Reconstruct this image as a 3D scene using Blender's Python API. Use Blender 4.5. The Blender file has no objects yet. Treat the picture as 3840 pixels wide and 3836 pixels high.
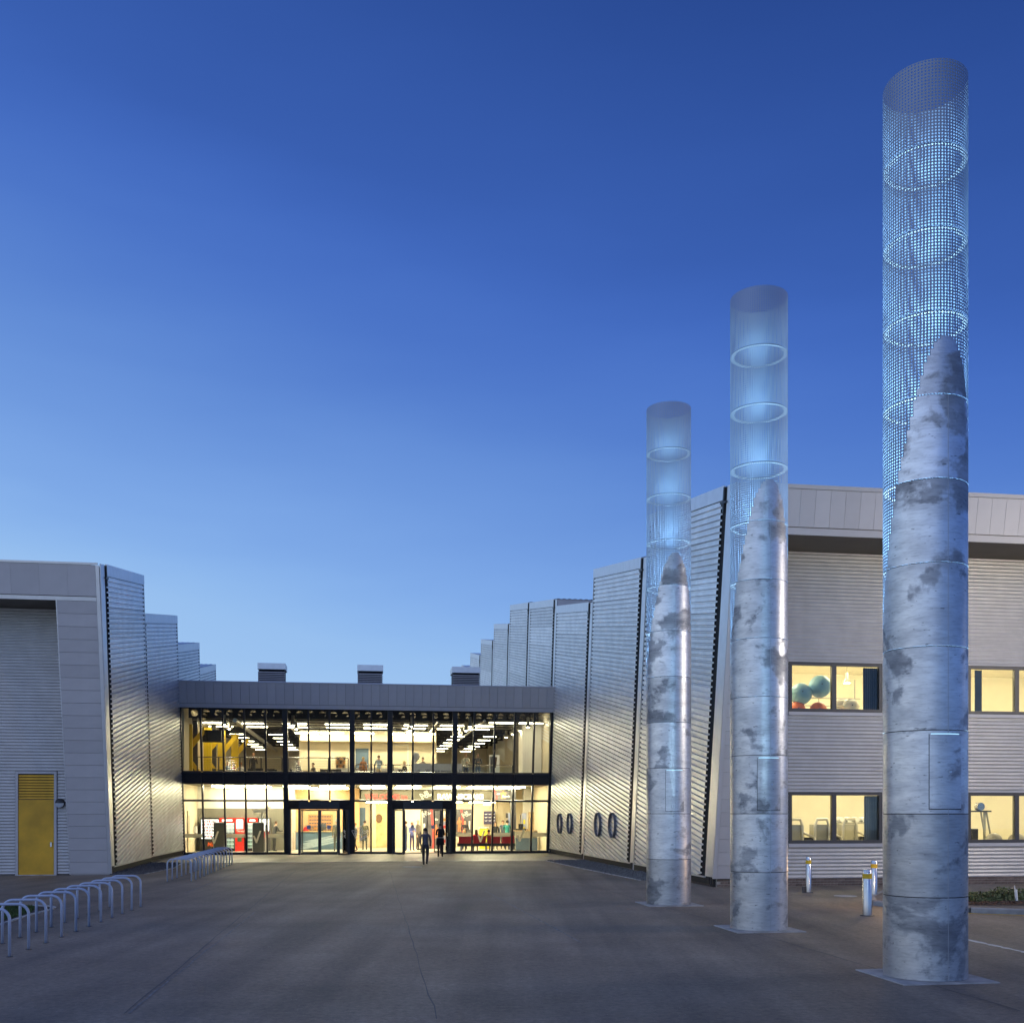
import bpy, bmesh, math, random
from mathutils import Vector, Matrix
random.seed(7)
R = math.radians
scene = bpy.context.scene
col = scene.collection

# ------------------------------------------------------------------ camera
CX, HZ, F, CH = 1920.0, 3050.0, 3900.0, 2.2      # principal x, horizon row, focal (photo px), camera height
cam_d = bpy.data.cameras.new('camera')
cam_d.sensor_width = 36.0
cam_d.lens = 36.0 * F / 3840.0
cam_d.shift_y = (HZ - 1918.0) / 3840.0
cam_d.clip_start = 0.1
cam_d.clip_end = 2000.0
cam = bpy.data.objects.new('camera', cam_d)
cam.location = (0, 0, CH)
cam.rotation_euler = (R(90), 0, 0)
col.objects.link(cam)
scene.camera = cam

# ------------------------------------------------------------------ sky
world = bpy.data.worlds.new('World')
scene.world = world
world.use_nodes = True
wt = world.node_tree
wt.nodes.clear()
def wn(t, **k):
    n = wt.nodes.new(t)
    for a, b in k.items(): setattr(n, a, b)
    return n
wo = wn('ShaderNodeOutputWorld'); wb = wn('ShaderNodeBackground')
tc = wn('ShaderNodeTexCoord'); sx = wn('ShaderNodeSeparateXYZ')
wt.links.new(tc.outputs['Generated'], sx.inputs[0])
m1 = wn('ShaderNodeMath', operation='MULTIPLY_ADD'); m1.inputs[1].default_value = 0.20
wt.links.new(sx.outputs['X'], m1.inputs[0]); wt.links.new(sx.outputs['Z'], m1.inputs[2])
mp = wn('ShaderNodeMapping'); mp.inputs['Scale'].default_value = (1.6, 1.6, 7.0)
wt.links.new(tc.outputs['Generated'], mp.inputs[0])
nz = wn('ShaderNodeTexNoise'); nz.inputs['Scale'].default_value = 2.2; nz.inputs['Detail'].default_value = 6
wt.links.new(mp.outputs[0], nz.inputs['Vector'])
m2 = wn('ShaderNodeMath', operation='MULTIPLY_ADD'); m2.inputs[1].default_value = 0.05
wt.links.new(nz.outputs['Fac'], m2.inputs[0]); wt.links.new(m1.outputs[0], m2.inputs[2])
m3 = wn('ShaderNodeMath', operation='MULTIPLY_ADD'); m3.inputs[1].default_value = 0.75; m3.inputs[2].default_value = 0.25*.75-.02
wt.links.new(m2.outputs[0], m3.inputs[0])
rp = wn('ShaderNodeValToRGB')
def lin(c):
    return tuple(((v/255.0)/12.92 if v/255.0 <= .04045 else ((v/255.0+.055)/1.055)**2.4) for v in c) + (1.0,)
stops = [(-.25, (255, 250, 240)), (-.1, (225, 238, 250)), (0.0, (176, 208, 241)), (0.13, (149, 191, 239)), (0.20, (127, 170, 233)), (0.32, (94, 137, 212)),
         (0.42, (70, 111, 197)), (0.50, (58, 96, 178)), (0.66, (38, 70, 142)), (0.95, (26, 50, 108))]
el = rp.color_ramp.elements
rp.color_ramp.interpolation = 'B_SPLINE'
while len(el) < len(stops): el.new(0.5)
for e, (p, c) in zip(el, stops):
    e.position = (p+.25)*.75; e.color = lin(c)
wt.links.new(m3.outputs[0], rp.inputs[0])
wt.links.new(rp.outputs[0], wb.inputs['Color'])
wb.inputs['Strength'].default_value = 1.0
wt.links.new(wb.outputs[0], wo.inputs[0])

# ------------------------------------------------------------------ afterglow: one very soft low sun
sd = bpy.data.lights.new('afterglow', 'SUN')
sd.energy = 0.6; sd.angle = R(100); sd.color = (0.80, 0.86, 1.0)
so = bpy.data.objects.new('afterglow', sd)
so.rotation_euler = (R(52), 0, R(-38))
col.objects.link(so)

# ------------------------------------------------------------------ render settings
scene.view_settings.view_transform = 'Standard'
scene.view_settings.look = 'None'
scene.view_settings.exposure = 0.0
scene.view_settings.gamma = 1.0
scene.view_settings.use_curve_mapping = False
scene.render.engine = 'CYCLES'
scene.cycles.use_denoising = True
scene.cycles.max_bounces = 8
scene.cycles.transparent_max_bounces = 24
scene.cycles.sample_clamp_indirect = 6.0
scene.cycles.caustics_reflective = False
scene.cycles.caustics_refractive = False

# ------------------------------------------------------------------ materials
MATS = {}
def mat(name, color, rough=0.6, metal=0.0, var=0.12, scale=6.0, bump=0.0, bscale=60.0, emis=None, estr=0.0, spec=0.5, coat=0.0, rnd=0.0, warp=0.0):
    if name in MATS: return MATS[name]
    m = bpy.data.materials.new(name); m.use_nodes = True
    nt = m.node_tree; b = nt.nodes['Principled BSDF']
    b.inputs['Roughness'].default_value = rough
    b.inputs['Metallic'].default_value = metal
    b.inputs['Specular IOR Level'].default_value = spec
    b.inputs['Coat Weight'].default_value = coat
    c = tuple(color) + (1.0,)
    tcn = nt.nodes.new('ShaderNodeTexCoord')
    if var > 0:
        n = nt.nodes.new('ShaderNodeTexNoise'); n.inputs['Scale'].default_value = scale; n.inputs['Detail'].default_value = 5
        nt.links.new(tcn.outputs['Object'], n.inputs['Vector'])
        r = nt.nodes.new('ShaderNodeValToRGB')
        r.color_ramp.elements[0].position = .3; r.color_ramp.elements[1].position = .7
        r.color_ramp.elements[0].color = tuple(max(0, v*(1-var)) for v in color) + (1,)
        r.color_ramp.elements[1].color = tuple(min(1, v*(1+var)) for v in color) + (1,)
        nt.links.new(n.outputs['Fac'], r.inputs[0]); last = r.outputs[0]
        if rnd > 0:
            oi = nt.nodes.new('ShaderNodeObjectInfo'); mr = nt.nodes.new('ShaderNodeMapRange'); mr.inputs[3].default_value = 1-rnd; mr.inputs[4].default_value = 1+rnd*.6
            nt.links.new(oi.outputs['Random'], mr.inputs[0])
            mx = nt.nodes.new('ShaderNodeMix'); mx.data_type = 'RGBA'; mx.blend_type = 'MULTIPLY'; mx.inputs[0].default_value = 1.0
            nt.links.new(last, mx.inputs[6]); nt.links.new(mr.outputs[0], mx.inputs[7]); last = mx.outputs[2]
        nt.links.new(last, b.inputs['Base Color'])
        if warp > 0:
            nw = nt.nodes.new('ShaderNodeTexNoise'); nw.inputs['Scale'].default_value = 1.3; nw.inputs['Detail'].default_value = 2
            nt.links.new(tcn.outputs['Object'], nw.inputs['Vector'])
            bw = nt.nodes.new('ShaderNodeBump'); bw.inputs['Strength'].default_value = 1.0; bw.inputs['Distance'].default_value = warp
            nt.links.new(nw.outputs['Fac'], bw.inputs['Height']); nt.links.new(bw.outputs[0], b.inputs['Normal'])
    else:
        b.inputs['Base Color'].default_value = c
    if bump > 0:
        n2 = nt.nodes.new('ShaderNodeTexNoise'); n2.inputs['Scale'].default_value = bscale; n2.inputs['Detail'].default_value = 4
        nt.links.new(tcn.outputs['Object'], n2.inputs['Vector'])
        bp = nt.nodes.new('ShaderNodeBump'); bp.inputs['Strength'].default_value = bump; bp.inputs['Distance'].default_value = 0.02
        nt.links.new(n2.outputs['Fac'], bp.inputs['Height']); nt.links.new(bp.outputs[0], b.inputs['Normal'])
    if emis:
        b.inputs['Emission Color'].default_value = tuple(emis) + (1,)
        b.inputs['Emission Strength'].default_value = estr
    MATS[name] = m
    return m

def glass_mat():
    m = bpy.data.materials.new('clear_glass'); m.use_nodes = True
    nt = m.node_tree; nt.nodes.clear()
    o = nt.nodes.new('ShaderNodeOutputMaterial'); mx = nt.nodes.new('ShaderNodeMixShader')
    t = nt.nodes.new('ShaderNodeBsdfTransparent'); t.inputs[0].default_value = (.93, .96, .94, 1)
    g = nt.nodes.new('ShaderNodeBsdfGlossy'); g.inputs['Roughness'].default_value = 0.01
    f = nt.nodes.new('ShaderNodeFresnel'); f.inputs[0].default_value = 1.45
    nt.links.new(f.outputs[0], mx.inputs[0]); nt.links.new(t.outputs[0], mx.inputs[1]); nt.links.new(g.outputs[0], mx.inputs[2])
    nt.links.new(mx.outputs[0], o.inputs[0])
    MATS['glass'] = m
    return m
GLASS = glass_mat()

def galv_mat():
    """galvanised steel: smeared dull patches, brushed streaks, spangle"""
    m = bpy.data.materials.new('galvanised_steel'); m.use_nodes = True
    nt = m.node_tree; L = nt.links; b = nt.nodes['Principled BSDF']
    def N(t, **k):
        n = nt.nodes.new(t)
        for a, c in k.items(): setattr(n, a, c)
        return n
    t = N('ShaderNodeTexCoord'); oi = N('ShaderNodeObjectInfo')
    mu = N('ShaderNodeVectorMath', operation='MULTIPLY'); mu.inputs[1].default_value = (37, 53, 29)
    cr = N('ShaderNodeCombineXYZ')
    for i in range(3): L.new(oi.outputs['Random'], cr.inputs[i])
    L.new(cr.outputs[0], mu.inputs[0])
    ad = N('ShaderNodeVectorMath', operation='ADD'); L.new(t.outputs['Object'], ad.inputs[0]); L.new(mu.outputs[0], ad.inputs[1])
    mp = N('ShaderNodeMapping'); mp.inputs['Rotation'].default_value = (0.35, 0.5, 0.0); mp.inputs['Scale'].default_value = (1.0, 1.0, 1.15)
    L.new(ad.outputs[0], mp.inputs[0])
    n1 = N('ShaderNodeTexNoise'); n1.inputs['Scale'].default_value = 1.2; n1.inputs['Detail'].default_value = 7; n1.inputs['Roughness'].default_value = .58; n1.inputs['Distortion'].default_value = .25
    L.new(mp.outputs[0], n1.inputs['Vector'])
    r1 = N('ShaderNodeValToRGB'); r1.color_ramp.elements[0].position = .405; r1.color_ramp.elements[1].position = .455
    n6 = N('ShaderNodeTexNoise'); n6.inputs['Scale'].default_value = 2.6; n6.inputs['Detail'].default_value = 6; n6.inputs['Roughness'].default_value = .65
    mp6 = N('ShaderNodeMapping'); mp6.inputs['Rotation'].default_value = (.5, .7, .2); mp6.inputs['Scale'].default_value = (.7, .7, 1.9); L.new(ad.outputs[0], mp6.inputs[0]); L.new(mp6.outputs[0], n6.inputs['Vector'])
    sz_ = N('ShaderNodeSeparateXYZ'); L.new(t.outputs['Object'], sz_.inputs[0])
    mz = N('ShaderNodeMapRange'); mz.inputs[1].default_value = 5.6; mz.inputs[2].default_value = 8.3; mz.inputs[3].default_value = 0.0; mz.inputs[4].default_value = -.075; L.new(sz_.outputs['Z'], mz.inputs[0])
    az_ = N('ShaderNodeMath', operation='ADD'); L.new(n1.outputs['Fac'], az_.inputs[0]); L.new(mz.outputs[0], az_.inputs[1])
    L.new(az_.outputs[0], r1.inputs[0])
    r6 = N('ShaderNodeValToRGB'); r6.color_ramp.elements[0].position = .33; r6.color_ramp.elements[1].position = .62; L.new(n6.outputs['Fac'], r6.inputs[0])
    mixf = N('ShaderNodeMix', data_type='FLOAT'); mixf.inputs[0].default_value = .40; L.new(r1.outputs[0], mixf.inputs[2]); L.new(r6.outputs[0], mixf.inputs[3])
    mp2 = N('ShaderNodeMapping'); mp2.inputs['Scale'].default_value = (14, 14, 90); mp2.inputs['Rotation'].default_value = (.12, 0, 0)
    L.new(ad.outputs[0], mp2.inputs[0])
    n2 = N('ShaderNodeTexNoise'); n2.inputs['Scale'].default_value = .5; n2.inputs['Detail'].default_value = 6
    L.new(mp2.outputs[0], n2.inputs['Vector'])
    n3 = N('ShaderNodeTexNoise'); n3.inputs['Scale'].default_value = 9; n3.inputs['Detail'].default_value = 6
    L.new(ad.outputs[0], n3.inputs['Vector'])
    mixc = N('ShaderNodeMix', data_type='RGBA')
    mixc.inputs[6].default_value = (.30, .31, .33, 1); mixc.inputs[7].default_value = (.82, .83, .85, 1)
    L.new(mixf.outputs[0], mixc.inputs[0])
    mul = N('ShaderNodeMix', data_type='RGBA', blend_type='MULTIPLY'); mul.inputs[0].default_value = .35
    L.new(mixc.outputs[2], mul.inputs[6])
    r2 = N('ShaderNodeValToRGB'); r2.color_ramp.elements[0].position = .30; r2.color_ramp.elements[0].color = (.45, .45, .46, 1); r2.color_ramp.elements[1].position = .5
    L.new(n2.outputs['Fac'], r2.inputs[0]); L.new(r2.outputs[0], mul.inputs[7])
    # scuffs: small dark marks
    mp4 = N('ShaderNodeMapping'); mp4.inputs['Scale'].default_value = (9, 9, 26); L.new(ad.outputs[0], mp4.inputs[0])
    n4 = N('ShaderNodeTexNoise'); n4.inputs['Scale'].default_value = 1.0; n4.inputs['Detail'].default_value = 3
    L.new(mp4.outputs[0], n4.inputs['Vector'])
    r4 = N('ShaderNodeValToRGB'); r4.color_ramp.elements[0].position = .27; r4.color_ramp.elements[0].color = (.3, .3, .3, 1); r4.color_ramp.elements[1].position = .33
    L.new(n4.outputs['Fac'], r4.inputs[0])
    mul2 = N('ShaderNodeMix', data_type='RGBA', blend_type='MULTIPLY'); mul2.inputs[0].default_value = .8
    L.new(mul.outputs[2], mul2.inputs[6]); L.new(r4.outputs[0], mul2.inputs[7])
    rb_ = N('ShaderNodeMapRange'); rb_.inputs[3].default_value = .70; rb_.inputs[4].default_value = 1.08; L.new(oi.outputs['Random'], rb_.inputs[0])
    mul3 = N('ShaderNodeMix', data_type='RGBA', blend_type='MULTIPLY'); mul3.inputs[0].default_value = 1.0
    L.new(mul2.outputs[2], mul3.inputs[6]); L.new(rb_.outputs[0], mul3.inputs[7])
    L.new(mul3.outputs[2], b.inputs['Base Color'])
    rr = N('ShaderNodeMapRange'); rr.inputs[1].default_value = 0; rr.inputs[2].default_value = 1; rr.inputs[3].default_value = .62; rr.inputs[4].default_value = .36
    L.new(mixf.outputs[0], rr.inputs[0]); L.new(rr.outputs[0], b.inputs['Roughness'])
    b.inputs['Metallic'].default_value = 0.82
    bp = N('ShaderNodeBump'); bp.inputs['Strength'].default_value = .12; bp.inputs['Distance'].default_value = .02
    L.new(n3.outputs['Fac'], bp.inputs['Height']); L.new(bp.outputs[0], b.inputs['Normal'])
    MATS['galv'] = m
    return m
GALV = galv_mat()

def asphalt_mat(name, c0, c1, speck, rough=.62):
    m = bpy.data.materials.new(name); m.use_nodes = True
    nt = m.node_tree; L = nt.links; b = nt.nodes['Principled BSDF']
    def N(t): return nt.nodes.new(t)
    t = N('ShaderNodeTexCoord')
    n1 = N('ShaderNodeTexNoise'); n1.inputs['Scale'].default_value = .35; n1.inputs['Detail'].default_value = 8; n1.inputs['Roughness'].default_value = .65
    L.new(t.outputs['Object'], n1.inputs['Vector'])
    r1 = N('ShaderNodeValToRGB'); r1.color_ramp.elements[0].position = .35; r1.color_ramp.elements[1].position = .68
    r1.color_ramp.elements[0].color = tuple(c0)+(1,); r1.color_ramp.elements[1].color = tuple(c1)+(1,)
    L.new(n1.outputs['Fac'], r1.inputs[0])
    n2 = N('ShaderNodeTexNoise'); n2.inputs['Scale'].default_value = 11; n2.inputs['Detail'].default_value = 9; n2.inputs['Roughness'].default_value = .85
    L.new(t.outputs['Object'], n2.inputs['Vector'])
    r2 = N('ShaderNodeValToRGB'); r2.color_ramp.elements[0].position = .3; r2.color_ramp.elements[0].color = (.42, .42, .43, 1); r2.color_ramp.elements[1].position = .7; r2.color_ramp.elements[1].color = (1.5, 1.48, 1.45, 1)
    L.new(n2.outputs['Fac'], r2.inputs[0])
    mu = N('ShaderNodeMix'); mu.data_type = 'RGBA'; mu.blend_type = 'MULTIPLY'; mu.inputs[0].default_value = 1
    L.new(r1.outputs[0], mu.inputs[6]); L.new(r2.outputs[0], mu.inputs[7])
    v = N('ShaderNodeTexVoronoi'); v.inputs['Scale'].default_value = 17
    L.new(t.outputs['Object'], v.inputs['Vector'])
    r3 = N('ShaderNodeValToRGB'); r3.color_ramp.elements[0].position = .0; r3.color_ramp.elements[0].color = (1, 1, 1, 1); r3.color_ramp.elements[1].position = .16; r3.color_ramp.elements[1].color = (0, 0, 0, 1)
    L.new(v.outputs['Distance'], r3.inputs[0])
    wn_ = N('ShaderNodeTexNoise'); wn_.inputs['Scale'].default_value = 3.1; wn_.inputs['Detail'].default_value = 2
    L.new(t.outputs['Object'], wn_.inputs['Vector'])
    rw = N('ShaderNodeValToRGB'); rw.color_ramp.elements[0].position = .5; rw.color_ramp.elements[1].position = .72
    L.new(wn_.outputs['Fac'], rw.inputs[0])
    mm = N('ShaderNodeMath'); mm.operation = 'MULTIPLY'; L.new(r3.outputs[0], mm.inputs[0]); L.new(rw.outputs[0], mm.inputs[1])
    mx = N('ShaderNodeMix'); mx.data_type = 'RGBA'; mx.inputs[7].default_value = tuple(speck)+(1,)
    ms = N('ShaderNodeMapping'); ms.inputs['Rotation'].default_value = (0, 0, -R(8.2)); ms.inputs['Scale'].default_value = (1.1, .05, 1)
    L.new(t.outputs['Object'], ms.inputs[0])
    n5 = N('ShaderNodeTexNoise'); n5.inputs['Scale'].default_value = 1.0; n5.inputs['Detail'].default_value = 5; L.new(ms.outputs[0], n5.inputs['Vector'])
    r5 = N('ShaderNodeValToRGB'); r5.color_ramp.elements[0].position = .32; r5.color_ramp.elements[0].color = (.62, .62, .64, 1); r5.color_ramp.elements[1].position = .62; r5.color_ramp.elements[1].color = (1.12, 1.1, 1.08, 1)
    L.new(n5.outputs['Fac'], r5.inputs[0])
    m5 = N('ShaderNodeMix'); m5.data_type = 'RGBA'; m5.blend_type = 'MULTIPLY'; m5.inputs[0].default_value = 1
    L.new(mu.outputs[2], m5.inputs[6]); L.new(r5.outputs[0], m5.inputs[7]); mu = m5
    L.new(mm.outputs[0], mx.inputs[0]); L.new(mu.outputs[2], mx.inputs[6]); L.new(mx.outputs[2], b.inputs['Base Color'])
    b.inputs['Roughness'].default_value = rough
    b.inputs['Specular IOR Level'].default_value = .4
    bp = N('ShaderNodeBump'); bp.inputs['Strength'].default_value = .5; bp.inputs['Distance'].default_value = .02
    L.new(n2.outputs['Fac'], bp.inputs['Height']); L.new(bp.outputs[0], b.inputs['Normal'])
    return m
ASPH = asphalt_mat('asphalt', (.20, .160, .120), (.32, .262, .20), (.85, .8, .76))
APRON = asphalt_mat('apron_asphalt', (.27, .24, .185), (.40, .36, .285), (.3, .3, .3), .42)
FOOT = asphalt_mat('footway_asphalt', (.15, .13, .115), (.23, .20, .18), (.3, .3, .3))

M_perf = mat('perforated_steel', (.27, .32, .42), .55, .3, .08, 2)
M_ring = mat('pale_flange', (.40, .42, .45), .6, .1, .05, 4)
M_sheet = mat('aluminium_sheet', (.88, .87, .86), .38, .62, .10, 1.5, rnd=.16, warp=.02)
M_flash = mat('aluminium_flashing', (.78, .78, .80), .38, .7, .05, 3.0)
M_fasc = mat('pale_grey_coated_panel', (.55, .53, .54), .5, .12, .04, 2.0, rnd=.07, warp=.004)
M_fascE = M_fasc
M_cream = M_fasc
M_corr = mat('corrugated_cladding', (.54, .525, .51), .40, .35, .07, 2.5)
M_black = mat('black_void', (.012, .012, .014), .8, 0, 0)
M_frame = mat('dark_grey_frame', (.032, .032, .038), .42, .2, .1, 4)
M_wframe = mat('charcoal_window_frame', (.07, .068, .072), .45, .1, .1, 4)
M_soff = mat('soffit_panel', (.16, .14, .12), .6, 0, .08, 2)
M_yel = mat('mustard_paint', (.72, .39, .02), .5, 0, .2, 1.6)
M_brick = mat('brown_brick', (.16, .12, .105), .85, 0, .3, 14, .4, 60, rnd=.3)
M_mort = mat('mortar', (.36, .33, .30), .9, 0, .15, 20)
M_conc = mat('pale_concrete', (.46, .45, .44), .8, 0, .35, 3, .2, 50)
M_kerb = mat('kerb_concrete', (.30, .30, .31), .85, 0, .2, 5, .2, 50)
M_line = mat('white_line_paint', (.62, .62, .60), .7, 0, .3, 9)
M_yline = mat('yellow_line_paint', (.70, .50, .10), .7, 0, .25, 9)
M_stand = mat('blue_grey_painted_steel', (.46, .53, .70), .35, .15, .06, 5)
M_ss = mat('brushed_stainless', (.58, .58, .60), .24, 1.0, .04, 8)
M_ywrap = mat('yellow_band', (.80, .50, .02), .5, 0, .05, 6)
M_white = mat('white_paint', (.84, .81, .74), .7, 0, .03, 2)
M_gymw = mat('gym_wall', (.84, .78, .62), .75, 0, .04, 1.5)
M_crm = mat('cream_wall', (.80, .70, .52), .75, 0, .04, 1.5)
M_floor = mat('beige_floor', (.52, .47, .38), .3, 0, .08, 3)
M_dkceil = mat('brown_ceiling', (.13, .11, .08), .8, 0, .1, 2)
M_beam = mat('dark_steel_beam', (.022, .02, .018), .5, .2, .1, 3)
M_gwall = mat('grey_green_wall', (.20, .19, .155), .75, 0, .06, 2)
M_cable = mat('charcoal_sheet', (.13, .13, .12), .6, 0, .05, 2)
M_bright_yel = mat('bright_yellow_steel', (.86, .58, .02), .45, 0, .04, 3)
M_lamp = mat('lamp_glow', (1, .9, .7), .5, 0, 0, emis=(1.0, .86, .60), estr=70)
M_tube = mat('tube_glow', (1, .95, .8), .5, 0, 0, emis=(1.0, .86, .56), estr=58)
M_tubec = mat('corridor_tube_glow', (1, .95, .8), .5, 0, 0, emis=(1.0, .86, .58), estr=26)
M_cool = mat('leak_glow', (.7, .9, 1), .5, 0, 0, emis=(.45, .85, 1.0), estr=1.1)  # emission for the imitated light leak at the access door
M_case = mat('lit_case', (1, 1, 1), .5, 0, 0, emis=(1, .97, .92), estr=2.6)
M_alum = mat('lamp_aluminium', (.55, .53, .48), .35, .7, .04, 5)
M_red = mat('red_enamel', (.72, .03, .02), .35, 0, .05, 4)
M_redv = mat('red_vinyl', (.50, .012, .02), .45, 0, .06, 4)
M_blk = mat('black_plastic', (.02, .02, .022), .45, 0, .1, 6)
M_blue = mat('slate_blue_panel', (.11, .17, .25), .55, 0, .06, 3)
M_wood = mat('pale_wood', (.62, .44, .24), .5, 0, .2, 3)
M_oran = mat('orange_board', (.75, .33, .08), .6, 0, .1, 4)
M_paper = mat('white_print', (.85, .84, .82), .6, 0, .03, 4)
M_dgrey = mat('dark_grey_print', (.10, .095, .10), .5, 0, .08, 3)
def film_mat():
    m = bpy.data.materials.new('frosted_film'); m.use_nodes = True; nt = m.node_tree; nt.nodes.clear()
    o = nt.nodes.new('ShaderNodeOutputMaterial'); mx = nt.nodes.new('ShaderNodeMixShader'); mx.inputs[0].default_value = .85
    d = nt.nodes.new('ShaderNodeBsdfDiffuse'); d.inputs[0].default_value = (.85, .83, .74, 1)
    t = nt.nodes.new('ShaderNodeBsdfTranslucent'); t.inputs[0].default_value = (.92, .9, .8, 1)
    nt.links.new(d.outputs[0], mx.inputs[1]); nt.links.new(t.outputs[0], mx.inputs[2]); nt.links.new(mx.outputs[0], o.inputs[0]); return m
M_film = film_mat()
M_lightblue = mat('pale_blue_print', (.45, .50, .72), .6, 0, .08, 4)
M_navy = mat('navy_print', (.06, .05, .12), .6, 0, .1, 4)

# ------------------------------------------------------------------ mesh helpers
class MB:
    def __init__(s): s.v = []; s.f = []; s.mi = []
    def add(s, vs, fs, mi=0):
        o = len(s.v); s.v += [tuple(p) for p in vs]
        for f in fs: s.f.append(tuple(i+o for i in f)); s.mi.append(mi)
        return s
    def box(s, x0, x1, y0, y1, z0, z1, mi=0):
        return s.add([(x0,y0,z0),(x1,y0,z0),(x1,y1,z0),(x0,y1,z0),(x0,y0,z1),(x1,y0,z1),(x1,y1,z1),(x0,y1,z1)],
                     [(0,3,2,1),(4,5,6,7),(0,1,5,4),(1,2,6,5),(2,3,7,6),(3,0,4,7)], mi)
    def prism(s, pts, h0, h1, axis='x', mi=0):
        """pts 2d polygon; extrude along axis"""
        n = len(pts)
        def P(a, b, h):
            return {'x': (h, a, b), 'y': (a, h, b), 'z': (a, b, h)}[axis]
        vs = [P(a, b, h0) for a, b in pts] + [P(a, b, h1) for a, b in pts]
        fs = [tuple(range(n))[::-1], tuple(range(n, 2*n))] + [(i, (i+1) % n, n+(i+1) % n, n+i) for i in range(n)]
        return s.add(vs, fs, mi)
    def cyl(s, c, r, z0, z1, seg=16, r1=None, mi=0, cap=True):
        r1 = r if r1 is None else r1
        vs = [(c[0]+r*math.cos(2*math.pi*i/seg), c[1]+r*math.sin(2*math.pi*i/seg), z0) for i in range(seg)] + \
             [(c[0]+r1*math.cos(2*math.pi*i/seg), c[1]+r1*math.sin(2*math.pi*i/seg), z1) for i in range(seg)]
        fs = [(i, (i+1) % seg, seg+(i+1) % seg, seg+i) for i in range(seg)]
        if cap: fs += [tuple(range(seg))[::-1], tuple(range(seg, 2*seg))]
        return s.add(vs, fs, mi)
    def lathe(s, prof, seg=16, mi=0, c=(0, 0, 0)):
        n = len(prof); vs = []
        for i in range(seg):
            a = 2*math.pi*i/seg
            vs += [(c[0]+r*math.cos(a), c[1]+r*math.sin(a), c[2]+z) for r, z in prof]
        fs = []
        for i in range(seg):
            j = (i+1) % seg
            for k in range(n-1): fs.append((i*n+k, j*n+k, j*n+k+1, i*n+k+1))
        return s.add(vs, fs, mi)
    def tube(s, pts, r, seg=8, mi=0):
        pts = [Vector(p) for p in pts]; n = len(pts); vs = []
        up = Vector((0, 0, 1))
        d0 = (pts[1]-pts[0]).normalized()
        ref = Vector((1, 0, 0)) if abs(d0.dot(up)) > .9 else up
        x = d0.cross(ref).normalized()
        for i, p in enumerate(pts):
            d = (pts[min(i+1, n-1)] - pts[max(i-1, 0)]).normalized()
            x = (x - d*x.dot(d)).normalized(); y = d.cross(x)
            for k in range(seg):
                a = 2*math.pi*k/seg
                vs.append(p + x*(r*math.cos(a)) + y*(r*math.sin(a)))
        fs = [(i*seg+k, i*seg+(k+1) % seg, (i+1)*seg+(k+1) % seg, (i+1)*seg+k) for i in range(n-1) for k in range(seg)]
        fs += [tuple(range(seg))[::-1], tuple(range((n-1)*seg, n*seg))]
        return s.add(vs, fs, mi)
    def sphere(s, c, r, seg=20, rings=12, sz=1.0, mi=0):
        prof = [(max(1e-4, r*math.sin(math.pi*k/rings)), -r*sz*math.cos(math.pi*k/rings)) for k in range(rings+1)]
        return s.lathe(prof, seg, mi, c)
    def mesh(s, name, smooth=False):
        me = bpy.data.meshes.new(name)
        me.from_pydata(s.v, [], s.f)
        if any(s.mi): me.polygons.foreach_set('material_index', s.mi)
        if smooth: me.polygons.foreach_set('use_smooth', [True]*len(s.f))
        me.update()
        return me

def link(name, me, mats=None, parent=None, loc=(0, 0, 0), rot=(0, 0, 0)):
    o = bpy.data.objects.new(name, me)
    if mats is not None:
        if not isinstance(mats, (list, tuple)): mats = [mats]
        if len(me.materials) == 0:
            for m in mats: me.materials.append(m)
        else:
            for i, m in enumerate(mats):
                if me.materials[i] != m:
                    o.material_slots[i].link = 'OBJECT'; o.material_slots[i].material = m
    o.location = loc; o.rotation_euler = rot
    col.objects.link(o)
    if parent is not None: o.parent = parent
    return o
def obj(name, mb, mats=None, parent=None, loc=(0, 0, 0), rot=(0, 0, 0), smooth=False):
    return link(name, mb.mesh(name, smooth), mats, parent, loc, rot)
def tag(o, label, cat, group=None):
    o['label'] = label; o['category'] = cat
    if group: o['group'] = group
    return o
def thing(name, label, cat, loc=(0, 0, 0), rz=0.0, group=None):
    o = bpy.data.objects.new(name, None); o.empty_display_size = .2
    o.location = loc; o.rotation_euler = (0, 0, rz); col.objects.link(o)
    return tag(o, label, cat, group)
def struct(o):
    o['kind'] = 'structure'; return o
def dup(root, loc, rz, label=None, group=None):
    def cp(o, par):
        c = o.copy(); col.objects.link(c); c.parent = par
        for ch in list(o.children): cp(ch, c)
        return c
    c = cp(root, None); c.location = loc; c.rotation_euler = (0, 0, rz)
    if label: c['label'] = label
    if group: c['group'] = group
    return c
def smooth_by_angle(o, ang=35):
    me = o.data
    me.polygons.foreach_set('use_smooth', [True]*len(me.polygons))
    bm = bmesh.new(); bm.from_mesh(me)
    for e in bm.edges:
        if len(e.link_faces) == 2 and e.calc_face_angle(0) > R(ang): e.smooth = False
    bm.to_mesh(me); bm.free()

def text_mesh(name, s, size, depth=.01, bold=0.0, shear=0.0):
    c = bpy.data.curves.new(name, 'FONT'); c.body = s; c.size = size; c.extrude = depth/2; c.offset = bold; c.shear = shear
    c.align_x = 'LEFT'
    o = bpy.data.objects.new(name, c); col.objects.link(o)
    dg = bpy.context.evaluated_depsgraph_get()
    me = bpy.data.meshes.new_from_object(o.evaluated_get(dg))
    bpy.data.objects.remove(o); bpy.data.curves.remove(c)
    return me

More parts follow.
